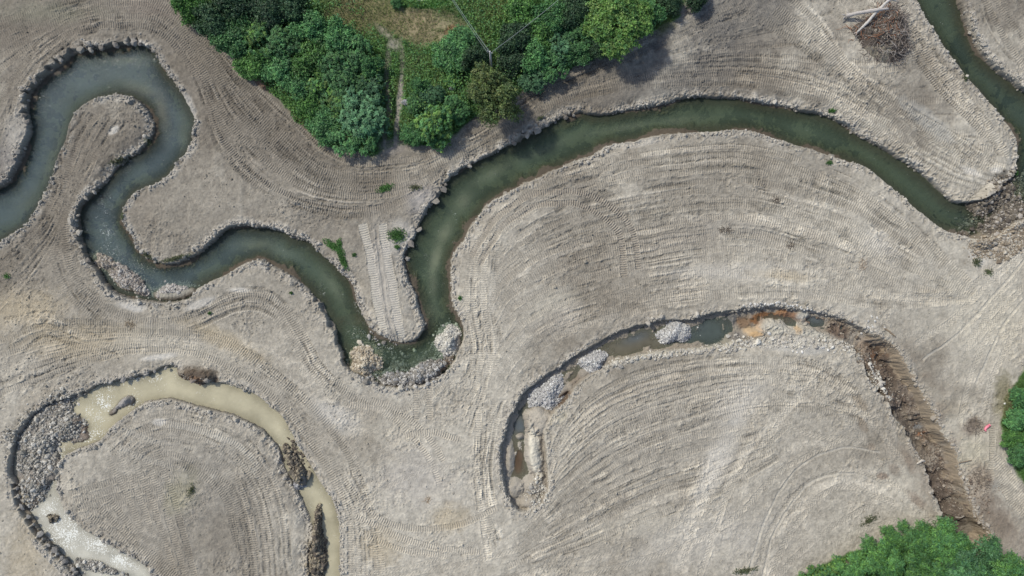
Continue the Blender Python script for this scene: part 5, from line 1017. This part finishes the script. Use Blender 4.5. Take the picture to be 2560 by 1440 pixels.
log('short dark plank lying by a cut above the right trench rim', [(2396,1156,.1),(2412,1153,.14),(2428,1150,.1)], [.04,.06,.03], (.22, .17, .12), 0, [], 'branch')
log('weathered bone grey log at the left trench rim', [(2292,1160,.0),(2303,1150,.16),(2312,1152,.1)], [.06,.14,.05], (.46, .42, .36), 0, [], 'branch')
def tangle(px, py, rx, ry, n, label, colr=(.13, .11, .09)):
    x, y = W(px, py); zb = zat(x, y); q = random.Random(int(px)); parts = []
    for t in range(n):
        a_ = q.uniform(0, 6.28); d = math.sqrt(q.random()); p = np.array([d * math.cos(a_) * rx * S, d * math.sin(a_) * ry * S, 0]); th = q.uniform(0, 6.28); L = q.uniform(.2, .6)
        pts = [p + np.array([0, 0, .02])]
        for s_ in range(3): th += q.uniform(-.7, .7); pts.append(pts[-1] + np.array([math.cos(th), math.sin(th), q.uniform(-.1, .35)]) * L / 3)
        pts = [np.array([u[0], u[1], znp(np.array([u[0] + x]), np.array([u[1] + y]))[0] - zb + max(u[2], .02)]) for u in pts]
        v, f = tube(pts, [.02, .016, .012, .006], 4); parts.append((v, f, np.array(colr) * q.uniform(.7, 1.8)))
    V, F, c = join([(v, f, tuple(cc)) for v, f, cc in parts]); o = mesh_np('root_tangle', V, F, M_wood, col=c); o.location = (x, y, zb); return tag(o, label, 'roots')
tangle(2455, 1195, 22, 26, 130, 'dark tangle of roots on the slope right of the trench'); tangle(2437, 1066, 24, 20, 110, 'dark tangle of roots around the pink pipe')
tangle(1942, 500, 10, 5, 40, 'small brown root tangle on the upper crescent'); tangle(1976, 615, 8, 4, 30, 'little dark root tangle at the right of the crescent'); tangle(1812, 575, 14, 4, 50, 'flat dark root tangle in the middle of the crescent')
tangle(2158, 660, 10, 16, 40, 'pale root tangle lying left of the haul road', (.3, .24, .18)); tangle(326, 812, 12, 10, 40, 'dry root tangle between crossing tracks on the left', (.25, .2, .14)); tangle(1070, 1250, 6, 6, 20, 'brown twigs on the pale ground at the bottom centre', (.25, .19, .13))
# pink bent pipe
x, y = W(2463, 1067); zb = zat(x, y)
pts = [W(2471,1062), W(2465,1066), W(2461,1070), W(2460,1075)]
v, f = tube([(a[0] - x, a[1] - y, .18) for a in pts], [.12, .12, .12, .12], 12); M_pink = plain('pink_plastic', (.78, .24, .30), .4)
pp = empty('pipe', (x, y, zb), 'bent pink plastic pipe lying on dark roots beside the right thicket', 'pipe')
mesh_np('pipe_body', v, f, M_pink, pp, smooth=True)
for a in (pts[0], pts[-1], pts[1]):
    v, f = tube([(a[0] - x - .02, a[1] - y - .015, .18), (a[0] - x + .03, a[1] - y + .02, .18)], [.145, .145], 12); mesh_np('collar', v, f, M_pink, pp)
# ------------------------------------------------------------------ pole and cables
hp = 5.8; tx, ty = W(1222, 125, hp); pole = empty('utility_pole', (tx + .1, ty - .1, zat(tx, ty)), 'slim weathered pole carrying two overhead cables above the shrubs', 'pole')
M_pole = plain('pole_wood', (.45, .44, .42), .8); M_cable = plain('cable_sheath', (.33, .37, .38), .5); M_ins = plain('insulator', (.5, .5, .48), .3)
v, f = tube([(0, 0, -.3), (0, 0, 3), (0, 0, hp)], [.12, .10, .085], 12); mesh_np('shaft', v, f, M_pole, pole, smooth=True)
v, f = tube([(-.22, .12, hp - .15), (.22, -.12, hp - .15)], [.04, .04], 6); mesh_np('bracket', v, f, M_ins, pole)
for s_ in (-1, 1):
    v, f = tube([(.2 * s_, -.11 * s_, hp - .15), (.2 * s_, -.11 * s_, hp - .06), (.2 * s_, -.11 * s_, hp + .05)], [.03, .055, .03], 8); mesh_np('insulator', v, f, M_ins, pole)
def cable(label, a, b, sag, rd):
    a = np.array(a); b = np.array(b); P = [a + (b - a) * t + np.array([0, 0, -sag * 4 * t * (1 - t)]) for t in np.linspace(0, 1, 24)]
    v, f = tube([q - a for q in P], [rd] * 24, 6); o = mesh_np('cable', v, f, M_cable, smooth=True); o.location = a; return tag(o, label, 'cable')
pt = (tx + .1, ty - .1, hp + zat(tx, ty))
cable('grey overhead cable from the pole towards the upper left', (pt[0] - .1, pt[1] + .1, pt[2] - .05), (*W(1128, -10, 6.2), 6.2), .3, .015)
cable('second thinner cable beside the upper left one', (pt[0] - .2, pt[1], pt[2] - .35), (*W(1112, -30, 5.6), 5.6), .45, .012)
cable('grey overhead cable from the pole towards the upper right', (pt[0] + .2, pt[1], pt[2] - .05), (*W(1410, -12, 6.6), 6.6), .25, .013)
weed(1211, 115, 9, 12, 0, 10, 'x') if False else None
